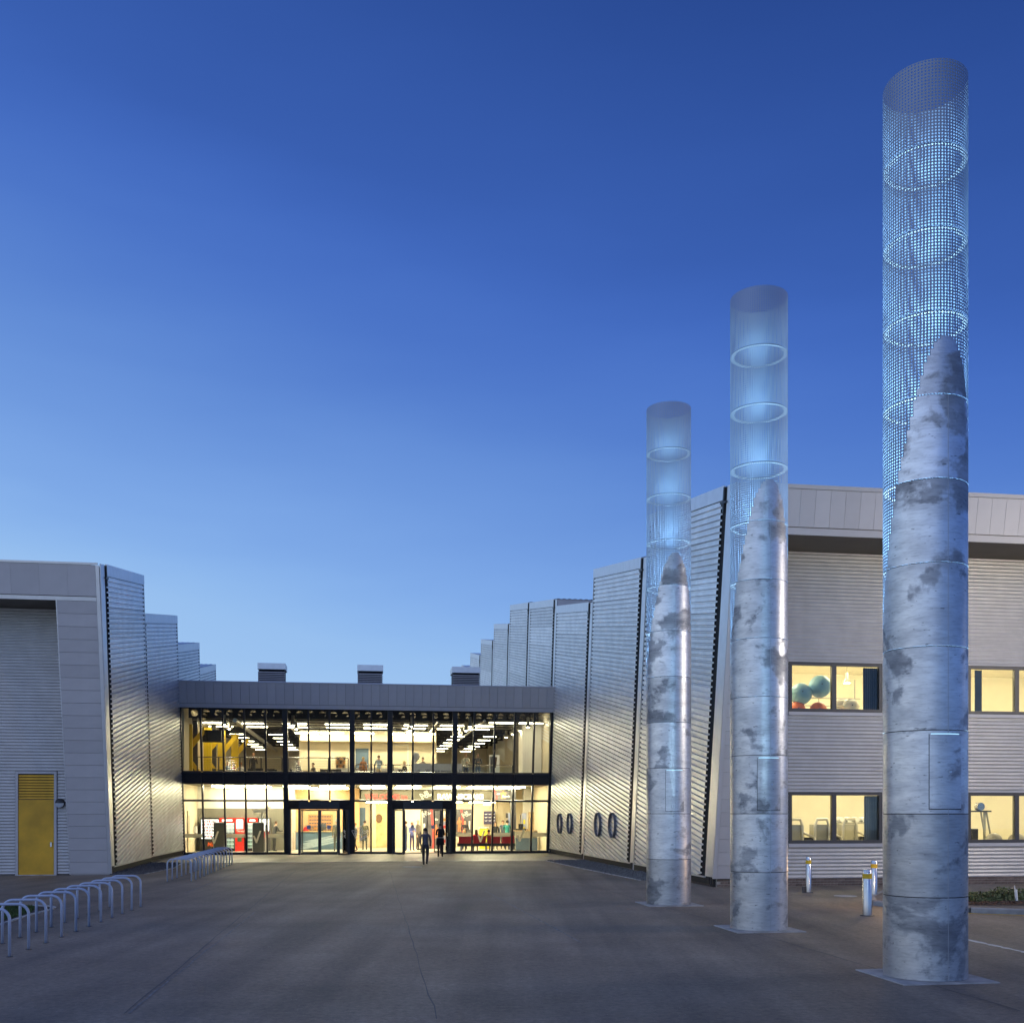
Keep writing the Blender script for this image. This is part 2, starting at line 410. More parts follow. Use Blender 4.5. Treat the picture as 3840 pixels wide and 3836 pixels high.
# ------------------------------------------------------------------ building frame and photo rays
TH = R(8.2); LEAN = R(10.0)
SN, CS = math.sin(LEAN), math.cos(LEAN)
P0 = Vector((-17.5, 55.4, 0.0))
BM = Matrix.Translation(P0) @ Matrix.Rotation(TH, 4, 'Z')
def W(u, v, w): return BM @ Vector((u, v, w))
BI = BM.inverted()
def ray(px, py): return Vector(((px-CX)/F, 1.0, (HZ-py)/F))
CAMP = Vector((0, 0, CH))
def at_v(px, py, v):
    """photo pixel -> (u, w) on the upright plane v in the building frame"""
    a = BI @ CAMP; d = (BI.to_3x3()) @ ray(px, py)
    t = (v - a.y)/d.y; p = a + d*t
    return p.x, p.z
FM = BM @ Matrix.Rotation(LEAN, 4, 'X'); FI = FM.inverted()
def fac(px, py):
    """photo pixel -> (u, q) on the leaning facade plane"""
    a = FI @ CAMP; d = FI.to_3x3() @ ray(px, py)
    t = -a.y/d.y; p = a + d*t
    return p.x, p.z
def lean_pt(px, py, v0):
    """photo pixel -> (u,q) on the leaning plane whose foot is at v0"""
    M = BM @ Matrix.Translation((0, v0, 0)) @ Matrix.Rotation(LEAN, 4, 'X'); I = M.inverted()
    a = I @ CAMP; d = I.to_3x3() @ ray(px, py); t = -a.y/d.y; p = a + d*t
    return p.x, p.z
def ground(px, py, z=0.0):
    r = ray(px, py); t = (z-CH)/r.z
    return Vector((r.x*t, t, z))
# ================================================================== ground
g = MB(); g.add([(-400, -60, 0), (400, -60, 0), (400, 700, 0), (-400, 700, 0)], [(0, 1, 2, 3)])
GROUND = struct(obj('ground', g, ASPH))
def bsheet(name, pts, z, m):
    mb = MB(); mb.add([(p[0], p[1], z) for p in pts], [tuple(range(len(pts)))])
    return struct(obj(name, mb, m))
def buv(l): return [tuple(W(u, v, 0))[:2] for u, v in l]
bsheet('entrance_apron', buv([(-.2, -9.4), (19.8, -9.4), (19.8, 6), (-.2, 6)]), .004, APRON)
# pale drainage strip across the forecourt
mb = MB(); mb.box(0.4, 18.2, -9.55, -9.43, 0, .012)
struct(obj('drainage_channel', mb, M_conc, None, P0, (0, 0, TH)))
# asphalt laying joints running towards the doors
def strip(name, a, b, w, z, m, parent=None, wob=0.0):
    a = Vector(a); b = Vector(b); d = (b-a).normalized(); n = Vector((-d.y, d.x)); k = 40
    mb = MB(); vs = []
    for i in range(k+1):
        t = i/k; o = (random.random()-.5)*wob
        p = a + (b-a)*t + n*o
        ww = w*(.55+.9*random.random()) if wob else w
        vs += [(p.x-n.x*ww/2, p.y-n.y*ww/2, z), (p.x+n.x*ww/2, p.y+n.y*ww/2, z)]
    mb.add(vs, [(2*i, 2*i+1, 2*i+3, 2*i+2) for i in range(k)])
    return struct(obj(name, mb, m, parent))
M_joint = mat('joint_tar', (.085, .08, .078), .6, 0, .2, 8)
M_jointp = mat('worn_joint_edge', (.23, .22, .21), .8, 0, .4, 6)
def gxy(px, py): p = ground(px, py); return (p.x, p.y)
strip('asphalt_joint', gxy(464, 3800), gxy(1110, 3262), .018, .004, M_joint, wob=.03)
strip('asphalt_joint', gxy(478, 3800), gxy(960, 3416), .022, .0045, M_jointp, wob=.03)
strip('asphalt_joint', gxy(1820, 3340), gxy(2180, 3533), .03, .004, M_jointp, wob=.03)
strip('asphalt_joint', gxy(2150, 3300), gxy(3830, 3790), .02, .004, M_joint, wob=.03)
strip('asphalt_joint', gxy(1460, 3260), gxy(1640, 3820), .014, .004, M_joint, wob=.04)
# dark patch repairs
def patch(cx, cy, rx, ry, z, m, n=26):
    mb = MB(); mb.add([(cx+rx*math.cos(2*math.pi*i/n)*(1+.25*(random.random()-.5)), cy+ry*math.sin(2*math.pi*i/n)*(1+.25*(random.random()-.5)), z) for i in range(n)], [tuple(range(n))])
    return struct(obj('asphalt_patch', mb, m))
# white bay line, double yellow lines
strip('bay_line', gxy(3420, 3478), gxy(3860, 3573), .10, .004, M_line, wob=.004)

# gravel strips beside both side walls, with edging strips
def edging(name, pts, w=.06, h=.02, m=M_conc):
    mb = MB()
    for (a, b) in zip(pts[:-1], pts[1:]):
        a = Vector(a); b = Vector(b); d = (b-a).normalized(); n = Vector((-d.y, d.x))*w/2; e = d*.0
        q = [a-n-e, b-n+e, b+n+e, a+n-e]
        mb.add([(p.x, p.y, 0) for p in q]+[(p.x, p.y, h) for p in q], [(4,5,6,7),(0,1,5,4),(1,2,6,5),(2,3,7,6),(3,0,4,7)])
    return struct(obj(name, mb, m))
M_stone = mat('gravel_stone', (.17, .165, .165), .9, 0, .4, 18)
M_soil = mat('dark_soil', (.05, .042, .036), .95, 0, .3, 8, .5, 30)
def gravel(poly_uv, n, name, s0=.03, s1=.07):
    mb = MB(); us = [p[0] for p in poly_uv]; vs_ = [p[1] for p in poly_uv]
    c = 0
    def inside(x, y):
        r = False; k = len(poly_uv); j = k-1
        for i in range(k):
            xi, yi = poly_uv[i]; xj, yj = poly_uv[j]
            if (yi > y) != (yj > y) and x < (xj-xi)*(y-yi)/(yj-yi)+xi: r = not r
            j = i
        return r
    while c < n:
        u = random.uniform(min(us), max(us)); v = random.uniform(min(vs_), max(vs_))
        if not inside(u, v): continue
        p = W(u, v, .006); s = random.uniform(s0, s1); a = random.random()*3
        q = [(math.cos(a+k*1.57)*s*random.uniform(.7, 1.1), math.sin(a+k*1.57)*s*random.uniform(.7, 1.1)) for k in range(4)]
        h = s*random.uniform(.5, .9)
        mb.add([(p.x+x, p.y+y, p.z-.01) for x, y in q]+[(p.x+x*.55, p.y+y*.55, p.z+h) for x, y in q],
               [(4,5,6,7),(0,1,5,4),(1,2,6,5),(2,3,7,6),(3,0,4,7)])
        c += 1
    o = obj(name, mb, M_stone); o['kind'] = 'stuff'; o['label'] = 'loose grey gravel bed'; return o
UR = 19.80
rs = [(17.9, -9.45), (18.1, -16.0), (18.5, -24), (UR+.3, -24), (UR+.3, -9.45)]
bsheet('gravel_bed', buv(rs), .004, M_soil)
gravel(rs, 2600, 'gravel')
edging('edging_strip', buv([(17.9, -9.45), (18.1, -16.0), (18.5, -24)]))
ls = [(-.1, -9.45), (1.5, -9.45), (1.9, -14.0), (1.6, -18.0), (.4, -18.2)]
bsheet('gravel_bed', buv(ls), .004, M_soil)
gravel(ls, 1400, 'gravel')
edging('edging_strip', buv([(1.5, -9.45), (1.9, -14.0), (1.6, -18.0)]))
# bike stand bed edging line
edging('edging_strip', [gxy(940, 3255), gxy(840, 3290), gxy(700, 3345)], .03, .006, M_jointp)

# grass island on the left with a pale kerb loop
gp = [gxy(-160, 3480), gxy(0, 3468), gxy(110, 3432), gxy(190, 3412), gxy(205, 3404), gxy(190, 3399), gxy(120, 3396), gxy(-160, 3396)]
edging('edging_strip', gp[:7], .07, .03)
inner = [gxy(-160, 3474), gxy(-5, 3455), gxy(60, 3438), gxy(118, 3420), gxy(135, 3404), gxy(118, 3398), gxy(-160, 3398)]
bsheet('grass_bed', gp, .004, M_soil)
M_grass = mat('grass_blade', (.055, .095, .025), .8, 0, .35, 4)
mb = MB(); c = 0
def inpoly(x, y, poly):
    r = False; j = len(poly)-1
    for i in range(len(poly)):
        xi, yi = poly[i]; xj, yj = poly[j]
        if (yi > y) != (yj > y) and x < (xj-xi)*(y-yi)/(yj-yi)+xi: r = not r
        j = i
    return r
xs = [p[0] for p in inner]; ys = [p[1] for p in inner]
while c < 6000:
    x = random.uniform(min(xs), max(xs)); y = random.uniform(min(ys), max(ys))
    if not inpoly(x, y, inner): continue
    h = random.uniform(.03, .08); a = random.random()*6.28; w = .012
    mb.add([(x-w*math.cos(a), y-w*math.sin(a), .004), (x+w*math.cos(a), y+w*math.sin(a), .004), (x+random.uniform(-.03, .03), y+random.uniform(-.03, .03), h)], [(0, 1, 2)])
    c += 1
o = obj('grass', mb, M_grass); o['kind'] = 'stuff'; o['label'] = 'small patch of mown grass inside pale edging'

# raised footway with kerb and planting bed on the right
fu0 = W(25.9, -35.6, 0)
KL = []  # kerb line points (front top edge), from behind the tall column to the right
k0 = gxy(3440, 3411); k1 = gxy(3640, 3421); k2 = gxy(3860, 3428); k3 = (gxy(4700, 3440))
line = [Vector(k0)+Vector((-.5, 1.2)), Vector(k0)+Vector((-.1, .35)), Vector(k0)+Vector((.4, .05)), Vector(k1), Vector(k2), Vector(k3)]
top = [(p.x, p.y) for p in line]
back = [(top[-1][0]-1.5, top[-1][1]+8.5), (11.7, 31.3), (top[0][0]+.35, top[0][1]+1.2)]
poly = top+back
mb = MB(); mb.add([(x, y, .118) for x, y in poly], [tuple(range(len(poly)))])
struct(obj('footway', mb, FOOT))
# kerb stones
kl = [Vector((11.7, 31.3)), Vector((top[0][0]+.35, top[0][1]+1.2))]+line
for a, b in zip(kl[:-1], kl[1:]):
    L_ = (b-a).length; n = max(1, round(L_/.915)); d = (b-a)/n; dn = d.normalized(); nn = Vector((-dn.y, dn.x))
    for i in range(n):
        p = a+d*i; ang = math.atan2(dn.y, dn.x)
        mb = MB(); mb.prism([(-.125, -.02), (.0, -.02), (.0, .122), (-.10, .122), (-.125, .10)], .004, d.length-.004, 'x')
        kb = obj('kerb_stone', mb, M_kerb, None, (p.x, p.y, 0), (0, 0, ang))
        struct(kb)
for off, w in ((.22, .05), (.36, .05)):
    pl = [p + Vector((.02, -off)) for p in line[2:]]
    for a, b in zip(pl[:-1], pl[1:]):
        strip('double_yellow_line', a, b, w, .004, M_yline)
# planting bed
bed = [gxy(3560, 3392), gxy(3850, 3394), gxy(3900, 3352), gxy(3560, 3350)]
bedw = [Vector(b) for b in bed]
def zz(px, py, z=.12): p = ground(px, py, z); return (p.x, p.y)
bed = [zz(3480, 3392), zz(3880, 3395), zz(3880, 3352), zz(3480, 3350)]
bsheet('planting_bed', bed, .124, M_soil)
M_leafg = mat('low_shrub_leaf', (.13, .15, .06), .7, 0, .4, 7)
M_leafd = mat('dead_leaf', (.14, .07, .04), .8, 0, .4, 9)
def shrub(cx, cy, rx, ry, h, n, label, m):
    t = thing('low_shrub', label, 'shrub', (cx, cy, .124), 0, 'low shrubs in the kerbed bed')
    mb = MB()
    for i in range(n):
        a = random.random()*6.28; r = math.sqrt(random.random()); x = rx*r*math.cos(a); y = ry*r*math.sin(a)
        z = h*(1-r*r)*random.uniform(.25, 1.0)+.01; s = random.uniform(.025, .06)
        d1 = Vector((random.uniform(-1, 1), random.uniform(-1, 1), random.uniform(-.3, .8))).normalized()*s
        d2 = d1.cross(Vector((random.uniform(-1, 1), random.uniform(-1, 1), random.uniform(-1, 1)))).normalized()*s*.5
        p = Vector((x, y, z))
        mb.add([p-d1, p+d2, p+d1, p-d2], [(0, 1, 2, 3)])
    fo = obj('foliage', mb, m, t)
    mb = MB()
    for i in range(7):
        a = random.random()*6.28; mb.tube([(0, 0, -.01), (rx*.4*math.cos(a), ry*.4*math.sin(a), h*.5), (rx*.75*math.cos(a), ry*.75*math.sin(a), h*.6)], .006, 4)
    obj('stem', mb, M_leafd, t)
    return t
x, y = zz(3670, 3376); shrub(x, y, .55, .35, .22, 700, 'low spreading shrub at the column end of the kerbed bed', M_leafg)
x, y = zz(3760, 3372); shrub(x, y, .55, .35, .30, 800, 'taller bushy shrub in the middle of the kerbed bed', M_leafg)
x, y = zz(3838, 3370); shrub(x, y, .4, .35, .24, 500, 'low shrub beside the tube guard in the kerbed bed', M_leafg)
mb = MB()
for i in range(900):
    x, y = zz(random.uniform(3490, 3875), random.uniform(3380, 3393)); s = random.uniform(.015, .04); a = random.random()*6
    mb.add([(x+s*math.cos(a), y+s*math.sin(a), .128), (x-s*math.sin(a), y+s*math.cos(a), .14), (x-s*math.cos(a), y-s*math.sin(a), .13)], [(0, 1, 2)])
o = obj('leaf_litter', mb, M_leafd); o['kind'] = 'stuff'; o['label'] = 'brown leaf litter at the front of the bed'
x, y = zz(3812, 3376); mb = MB(); mb.tube([(0, 0, -.01), (-.02, 0, .26)], .035, 8); mb.tube([(0, 0, 0), (-.05, 0, .36)], .01, 6)
tag(obj('tree_guard', mb, M_paper, None, (x, y, .124)), 'pale plastic tube guard standing in the kerbed bed', 'tree guard')
# manhole covers
for px, py, r, l in ((1545, 3250, .42, 'pale round manhole cover in front of the open door'), (2040, 3214, .3, 'small pale manhole cover at the foot of the porthole wall'), (3170, 3359, .3, 'round pale manhole cover among the steel bollards')):
    p = ground(px, py); mb = MB(); mb.cyl((0, 0), r, -.01, .008, 20)
    mo = tag(obj('manhole_cover', mb, M_conc, None, (p.x, p.y, 0)), l, 'manhole cover')
# ================================================================== the folded wings
BAY = 9.13; TL = math.tan(LEAN); LB = BAY*CS
def pq(v0, p, q): return (v0 + p*CS - q*SN, p*SN + q*CS)
PITCH = .178; NR = 6; SHH = PITCH*NR
PROF = [(0, 0.0), (.022, .058), (.122, .058), (.144, 0.0)]     # trapezoid rib
W0 = .30
_sheetcache = {}
def sheet_mesh(q0, q1, p0, p1, side):
    full = q0*CS + p0*SN > W0
    key = (round(q1-q0, 3), round(p0, 3), round(p1, 3), side) if full else None
    if key and key in _sheetcache: return _sheetcache[key], True
    pts = []
    k = 0
    while True:
        base = k*PITCH
        done = False
        for a, d in PROF:
            q = base+a
            if q > (q1-q0)+1e-6: done = True; break
            pts.append((q, d))
        if done: break
        k += 1
    if pts[-1][0] < (q1-q0)-1e-4: pts.append((q1-q0, 0.0))
    mb = MB(); vs = []; rows = []
    # subdivide so that the level bottom cut is clean
    for q, d in pts:
        pm = p0
        if not full:
            pm = max(p0, (W0-(q0+q)*CS)/SN)
        if pm >= p1: rows.append(None); continue
        rows.append(len(vs)); vs += [(side*d, pm, q), (side*d, p1, q)]
    fs = []
    for a, b in zip(rows[:-1], rows[1:]):
        if a is None or b is None: continue
        fs.append((a, a+1, b+1, b) if side > 0 else (a, b, b+1, a+1))
    if not fs: return None, False
    mb.add(vs, fs)
    me = mb.mesh('cladding_sheet')
    if key: _sheetcache[key] = me
    return me, bool(key)

def bay(par, side, u0, v0, wn, strip_w=.52, deep=14.0, front=None, vis_from=None):
    """one leaning shed: ribbed side wall facing +u (side=1) or -u (side=-1)"""
    Q = wn/CS; loc = (u0, v0, 0); rot = (LEAN, 0, 0)
    cap = .38
    qlow = -BAY*SN if vis_from is None else (vis_from - 9.3*SN)/CS
    a, b = u0-side*.02, u0-side*deep
    if front is None:
        poly = [(v0, 0), (v0+BAY-.004, 0), pq(v0, LB-.004, Q), pq(v0, 0, Q)]
        mb = MB(); mb.prism(poly, min(a, b), max(a, b), 'x'); obj('shed_body', mb, M_fasc, par)
        mb = MB(); x0, x1 = min(a, b), max(a, b)
        # ribbed roof deck
        n = int((x1-x0)/.3); vs = []; 
        for i in range(n*4+1):
            xx = x0 + (x1-x0)*i/(n*4); d = .03 if (i % 4) in (0, 1) else 0.0
            vs += [(xx, -.05, Q+.01+d), (xx, LB, Q+.01+d)]
        mb.add(vs, [(2*i, 2*i+2, 2*i+3, 2*i+1) for i in range(n*4)])
        obj('roof_deck', mb, M_sheet, par, (0, v0, 0), rot)
    # sheets
    p0, p1 = strip_w+.36, LB-.26
    q = Q-cap
    while q > qlow:
        q0 = q-SHH
        me, cached = sheet_mesh(q0, q-.006, p0, p1, side)
        if me: link('cladding_sheet', me, M_sheet, par, FL3(u0, v0, 0.012*side, 0, q0), rot)
        q = q0
    mb = MB(); bx0, bx1 = sorted((0.0, side*.010)); mb.prism([(strip_w*.5, max(qlow, .02/CS)), (LB-.02, max(qlow, (.02-LB*SN)/CS)), (LB-.02, Q-.1), (strip_w*.5, Q-.1)], bx0, bx1, 'x'); obj('gap_backing', mb, M_black, par, loc, rot)  # black plate puts the recess shade of the gaps into colour
    def lim(p): return max(qlow, (W0-p*SN)/CS)
    # flat strip at the near edge, cap along the top, base trim
    mb = MB(); s0, s1 = (0, .03*side) if side > 0 else (.03*side, 0)
    ql = lim(0)
    mb.prism([(0, ql), (strip_w, lim(strip_w)), (strip_w, Q), (0, Q)], min(s0, s1)+side*.002, max(s0, s1)+side*.002, 'x')
    obj('edge_flashing', mb, M_flash, par, loc, rot)
    mb = MB(); mb.prism([(strip_w+.25, Q-cap+.01), (LB, Q-cap+.01), (LB, Q+.03), (strip_w+.25, Q+.03)], min(0, side*.06), max(0, side*.06), 'x')
    obj('top_capping', mb, M_flash, par, loc, rot)
    mb = MB(); mb.prism([(LB-.07, lim(LB-.07)), (LB-.004, lim(LB)), (LB-.004, Q-cap), (LB-.07, Q-cap)], min(0, side*.05), max(0, side*.05), 'x')
    obj('edge_flashing', mb, M_flash, par, loc, rot)
    # dark bracket at the head of the gap
    mb = MB(); mb.box(min(0, side*.09), max(0, side*.09), strip_w-.06, strip_w+.42, Q-cap-.10, Q-cap-.04); mb.box(min(0, side*.08), max(0, side*.08), strip_w+.13, strip_w+.22, Q-cap-.35, Q-.02)
    obj('gap_bracket', mb, M_frame, par, loc, rot)
    if vis_from is None:
        mb = MB(); mb.box(min(side*.0, side*.055), max(side*.0, side*.055), strip_w*.9, BAY-.15, W0-.05, W0-.004)
        obj('base_trim', mb, M_flash, par, loc)
        mb = MB(); mb.box(min(-side*.1, -side*.02), max(-side*.1, -side*.02)-.0, .25, BAY-.1, 0, W0-.02)
        mb2 = mb
        obj('plinth', mb2, M_brick, par, loc)
    return Q
def FL3(u, v0, d, p, q):      # local placement on a flank: depth d, along p, up q
    a, b = pq(v0, p, q); return (u+d, a, b)

FINE = .112
def corr(par, u0, u1, w0, w1, v, name='wall_sheet', m=None):
    n = max(1, int(round((w1-w0)/(FINE/6)))); mb = MB(); vs = []
    for i in range(n+1):
        w = w0+(w1-w0)*i/n; d = .011*math.cos(2*math.pi*w/FINE)
        vs += [(u0, v-.012+d, w), (u1, v-.012+d, w)]
    mb.add(vs, [(2*i, 2*i+1, 2*i+3, 2*i+2) for i in range(n)])
    return obj(name, mb, m or M_corr, par, smooth=True)
def lean_panel(par, name, u0, u1, q0, q1, v0, m, d=.04, gap=.006):
    mb = MB(); mb.box(0, u1-u0-gap, -d, 0, 0, q1-q0-gap)
    a, b = pq(v0, 0, q0)
    return obj(name, mb, m, par, (u0, a, b), (LEAN, 0, 0))
def lean_row(par, name, u0, u1, n, q0, q1, v0, m, d=.04, gap=.012):
    w = (u1-u0)/n; mb = MB(); mb.box(0, w-gap, -d, 0, 0, q1-q0); me = mb.mesh(name)
    for i in range(n):
        a, b = pq(v0, 0, q0); link(name, me, m, par, (u0+i*w, a, b), (LEAN, 0, 0))
def lean_col(par, name, u0, u1, n, q0, q1, v0, m, d=.04, gap=.010):
    h = (q1-q0)/n; mb = MB(); mb.box(0, u1-u0, -d, 0, 0, h-gap); me = mb.mesh(name)
    for i in range(n):
        a, b = pq(v0, 0, q0+i*h); link(name, me, m, par, (u0, a, b), (LEAN, 0, 0))

# ---------------------------------------------------------------- left wing
VL = -2*BAY
def u_left(v): return .46 if v < -BAY*1.5 else -.030*(v+BAY)
LW = thing('folded_wing', 'grey ribbed metal wing with yellow plant door beside the bicycle stands', 'building', P0, TH)
UL = u_left(VL)
wl_top = lean_pt(366, 2113, VL)[1]; wl_s = lean_pt(200, 2236, VL)[1]
wnL = wl_top*CS
for k in range(-2, 4):
    v0 = k*BAY
    before = set(LW.children)
    bay(LW, 1, u_left(v0), v0, wnL + (.0 if k < 0 else .1), .66 if k == -2 else .52, 14.0, front=True if k == -2 else None, vis_from=None if k < 0 else 8.0)
    if k == -2:                         # this sheeted side is set at a slight angle in plan
        G = R(2.3); piv = Vector((u_left(v0), v0, 0)); rz = Matrix.Rotation(G, 3, 'Z')
        for o in set(LW.children)-before:
            o.location = piv + rz @ (o.location-piv); o.rotation_euler[2] = G
ws = wl_s*CS - .12; Q = wnL/CS
poly = [(VL+.02, 0), (VL+.02, ws), pq(VL, .02, ws/CS), pq(VL, .02, Q), pq(VL, LB-.004, Q), (VL+BAY-.004, 0)]
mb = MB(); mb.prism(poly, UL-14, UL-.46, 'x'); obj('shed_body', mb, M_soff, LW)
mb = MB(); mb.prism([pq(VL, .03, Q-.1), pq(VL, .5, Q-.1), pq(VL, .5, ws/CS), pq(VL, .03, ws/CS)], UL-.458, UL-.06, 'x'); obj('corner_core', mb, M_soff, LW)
mb = MB(); mb.prism([(VL, 0), (VL+.03, ws-.004), pq(VL, .03, ws/CS)], UL-1.36, UL-.02, 'x'); obj('fin_core', mb, M_fasc, LW)
mb = MB(); mb.prism([(VL-.012, .02), (VL+.02, .02), (VL+.02, ws-.01), pq(VL, -.04, ws/CS)], UL-1.395, UL-1.362, 'x'); obj('fin_return', mb, M_flash, LW)
lean_col(LW, 'fin_panel', UL-1.36, UL-.06, 22, .05, ws/CS, VL, M_fasc)
lean_row(LW, 'fascia_panel', UL-13.8, UL-.06, 15, ws/CS+.16, Q-.06, VL, M_fasc, gap=.004)
lean_panel(LW, 'fascia_flange', UL-13.8, UL-.06, ws/CS, ws/CS+.14, VL, M_flash, .05)
lean_panel(LW, 'parapet_coping', UL-13.8, UL+.03, Q-.05, Q+.03, VL, M_flash, .06)
lean_panel(LW, 'corner_trim', UL-.055, UL+.07, .05, Q-.06, VL, M_flash, .05)
# door wall
d0 = at_v(59, 2891, VL); d1 = at_v(214, 3281, VL)
du0, du1, dwt = d0[0], d1[0], d0[1]
uR_ = UL-1.37; uL_ = UL-13.9
corr(LW, uL_, uR_, dwt+.02, ws-.01, VL)
corr(LW, uL_, du0-.02, .06, dwt+.02, VL)
corr(LW, du1+.02, uR_, .06, dwt+.02, VL)
dr = obj('plant_door', (lambda m: m.box(du0, du0+.09, VL-.06, VL+.015, .03, dwt).box(du1-.09, du1, VL-.06, VL+.015, .03, dwt).box(du0+.09, du1-.09, VL-.06, VL+.015, dwt-.09, dwt))(MB()), M_fasc, LW)
wlv = at_v(130, 2998, VL)[1]
obj('door_leaf', MB().box(du0+.10, du1-.10, VL-.035, VL+.014, .03, wlv), M_yel, dr)
obj('louvre_backing', MB().box(du0+.10, du1-.10, VL-.005, VL+.014, wlv+.02, dwt-.10), M_black, dr)
nsl = 9; hh = (dwt-.10-wlv-.03)/nsl
me = MB().prism([(-.035, 0), (-.005, hh*.75), (-.001, hh*.75), (-.028, 0)], du0+.10, du1-.10, 'x').mesh('louvre_slat')
for i in range(nsl): link('louvre_slat', me, M_yel, dr, (0, VL, wlv+.025+i*hh))
obj('door_handle', MB().box(du1-.22, du1-.16, VL-.07, VL-.03, 1.02, 1.18), M_ss, dr)
obj('door_threshold', MB().box(du0, du1, VL-.10, VL+.01, 0, .03), M_conc, dr)
# bulkhead wall lamp
lu, lw_ = at_v(227, 3011, VL)
t = thing('wall_lamp', 'round black bulkhead lamp with half shade beside the yellow door', 'lamp', W(lu, VL-.02, lw_), TH)
mb = MB(); mb.lathe([(.001, 0), (.17, 0), (.17, .05), (.15, .10), (.10, .13), (.001, .135)], 24)
lo = obj('lamp_housing', mb, M_blk, t, (0, 0, 0), (R(90), 0, 0), smooth=True)
mb = MB(); n = 16
vs = [(.155*math.cos(math.pi+math.pi*i/n), -.137, .155*math.sin(math.pi+math.pi*i/n)) for i in range(n+1)]
mb.add(vs+[(x, -.10, z) for x, y, z in vs], [tuple(range(n+1))[::-1]]+[(i, i+1, n+2+i, n+1+i) for i in range(n)])
obj('lamp_diffuser', mb, mat('grey_diffuser', (.45, .47, .5), .4), t)

# ---------------------------------------------------------------- right wing
VR = -3*BAY
RW = thing('folded_wing', 'pale metal wing with gym windows behind the tall steel columns', 'building', P0, TH)
wr_top = lean_pt(2716, 1800, VR)[1]; wr_s = lean_pt(2960, 1985, VR)[1]
wnR = wr_top*CS
near_tops = {-3: wnR-.05, -2: wnR+.1, -1: wnR+.25, 0: 13.7, 1: 15.3, 2: 15.6, 3: 15.9, 4: 16.1, 5: 16.2, 6: 16.3}
for k in range(-3, 7):
    v0 = k*BAY
    bay(RW, -1, UR, v0, near_tops[k], .66 if k == -3 else .52, 14.0, front=True if k == -3 else None, vis_from=None if k < 0 else 8.0)
ws = wr_s*CS - .14; Q = near_tops[-3]/CS
ov = (VR+BAY-ws*TL, ws)
mb = MB(); mb.prism([(VR+.02, ws), pq(VR, .02, ws/CS), pq(VR, .02, Q), pq(VR, LB-.004, Q), (VR+BAY-.004-ws*TL, ws)], UR+.02, UR+20, 'x'); obj('shed_body', mb, M_soff, RW)
mb = MB(); mb.prism([(VR+.03, 0), (VR+.03, ws-.004), (VR+BAY-.01-ws*TL, ws-.004), (VR+BAY-.01, 0)], UR+.02, UR+.4, 'x'); obj('side_wall_core', mb, M_black, RW)
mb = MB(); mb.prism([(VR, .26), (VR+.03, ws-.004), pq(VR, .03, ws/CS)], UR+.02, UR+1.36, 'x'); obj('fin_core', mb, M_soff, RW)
mb = MB(); mb.prism([(VR-.012, .27), (VR+.02, .27), (VR+.02, ws-.01), pq(VR, -.04, ws/CS)], UR+1.362, UR+1.40, 'x'); obj('fin_return', mb, M_cream, RW)
lean_col(RW, 'fin_panel', UR+.10, UR+1.36, 25, .27, ws/CS, VR, M_cream)
lean_panel(RW, 'corner_trim', UR-.03, UR+.095, .27, Q-.06, VR, M_cream, .06)
nf = 44
lean_row(RW, 'fascia_panel', UR+.10, UR+19.9, nf, ws/CS+.22, Q-.10, VR, M_cream, gap=.007)
lean_panel(RW, 'fascia_flange', UR+.10, UR+19.9, ws/CS, ws/CS+.20, VR, M_cream, .05)
lean_panel(RW, 'parapet_coping', UR+.10, UR+19.9, Q-.09, Q+.03, VR, M_cream, .06)
w1a = at_v(2957, 2481, VR); w1b = at_v(3307, 2673, VR)
w2a = at_v(2957, 2969, VR); w2b = at_v(3307, 3161, VR)
u1, u2 = w1a[0], w1b[0]
u3 = at_v(3628, 2500, VR)[0]; u4 = u3+(u2-u1)
hi = (w1b[1], w1a[1]); lo_ = (w2b[1], w2a[1])
UE = UR+19.9; uF = UR+1.37; sh = .11
corr(RW, uF, UE, .28, lo_[0]-sh, VR)
corr(RW, uF, UE, lo_[1]+.05, hi[0]-sh, VR)
corr(RW, uF, UE, hi[1]+.05, ws-.01, VR)
for a, b in ((lo_[0]-sh, lo_[1]+.05), (hi[0]-sh, hi[1]+.05)):
    corr(RW, uF, u1-.01, a, b, VR); corr(RW, u2+.01, u3-.01, a, b, VR); corr(RW, u4+.01, UE, a, b, VR)
# structural wall behind the cladding (with openings)
def wallpiece(a, b, c, d): obj('inner_wall', MB().box(a, b, VR+.02, VR+.28, c, d), M_gymw, RW)
for (c, d) in ((0, lo_[0]), (lo_[1], hi[0]), (hi[1], ws-.005)): wallpiece(UR+.4, UE, c, d)
for (c, d) in (lo_, hi):
    for (a, b) in ((UR+.4, u1), (u2, u3), (u4, UE)): wallpiece(a, b, c+.002, d-.002)
def window(ua, ub, wa, wb, split):
    t = obj('window', (lambda m: m.box(ua, ua+.10, VR-.03, VR+.10, wa, wb).box(ub-.10, ub, VR-.03, VR+.10, wa, wb)
        .box(ua+.10, ub-.10, VR-.03, VR+.10, wa, wa+.10).box(ua+.10, ub-.10, VR-.03, VR+.10, wb-.10, wb)
        .box(split-.07, split+.07, VR-.03, VR+.10, wa+.10, wb-.10))(MB()), M_wframe, RW)
    obj('window_pane', MB().box(ua+.10, split-.07, VR+.03, VR+.04, wa+.10, wb-.10), GLASS, t)
    obj('window_pane', MB().box(split+.07, ub-.10, VR+.03, VR+.04, wa+.10, wb-.10), GLASS, t)
    obj('window_sill', MB().box(ua-.02, ub+.02, VR-.07, VR+.0, wa-sh+.004, wa-.004), M_cream, t)
    obj('window_head', MB().box(ua-.02, ub+.02, VR-.05, VR+.0, wb+.004, wb+.048), M_cream, t)
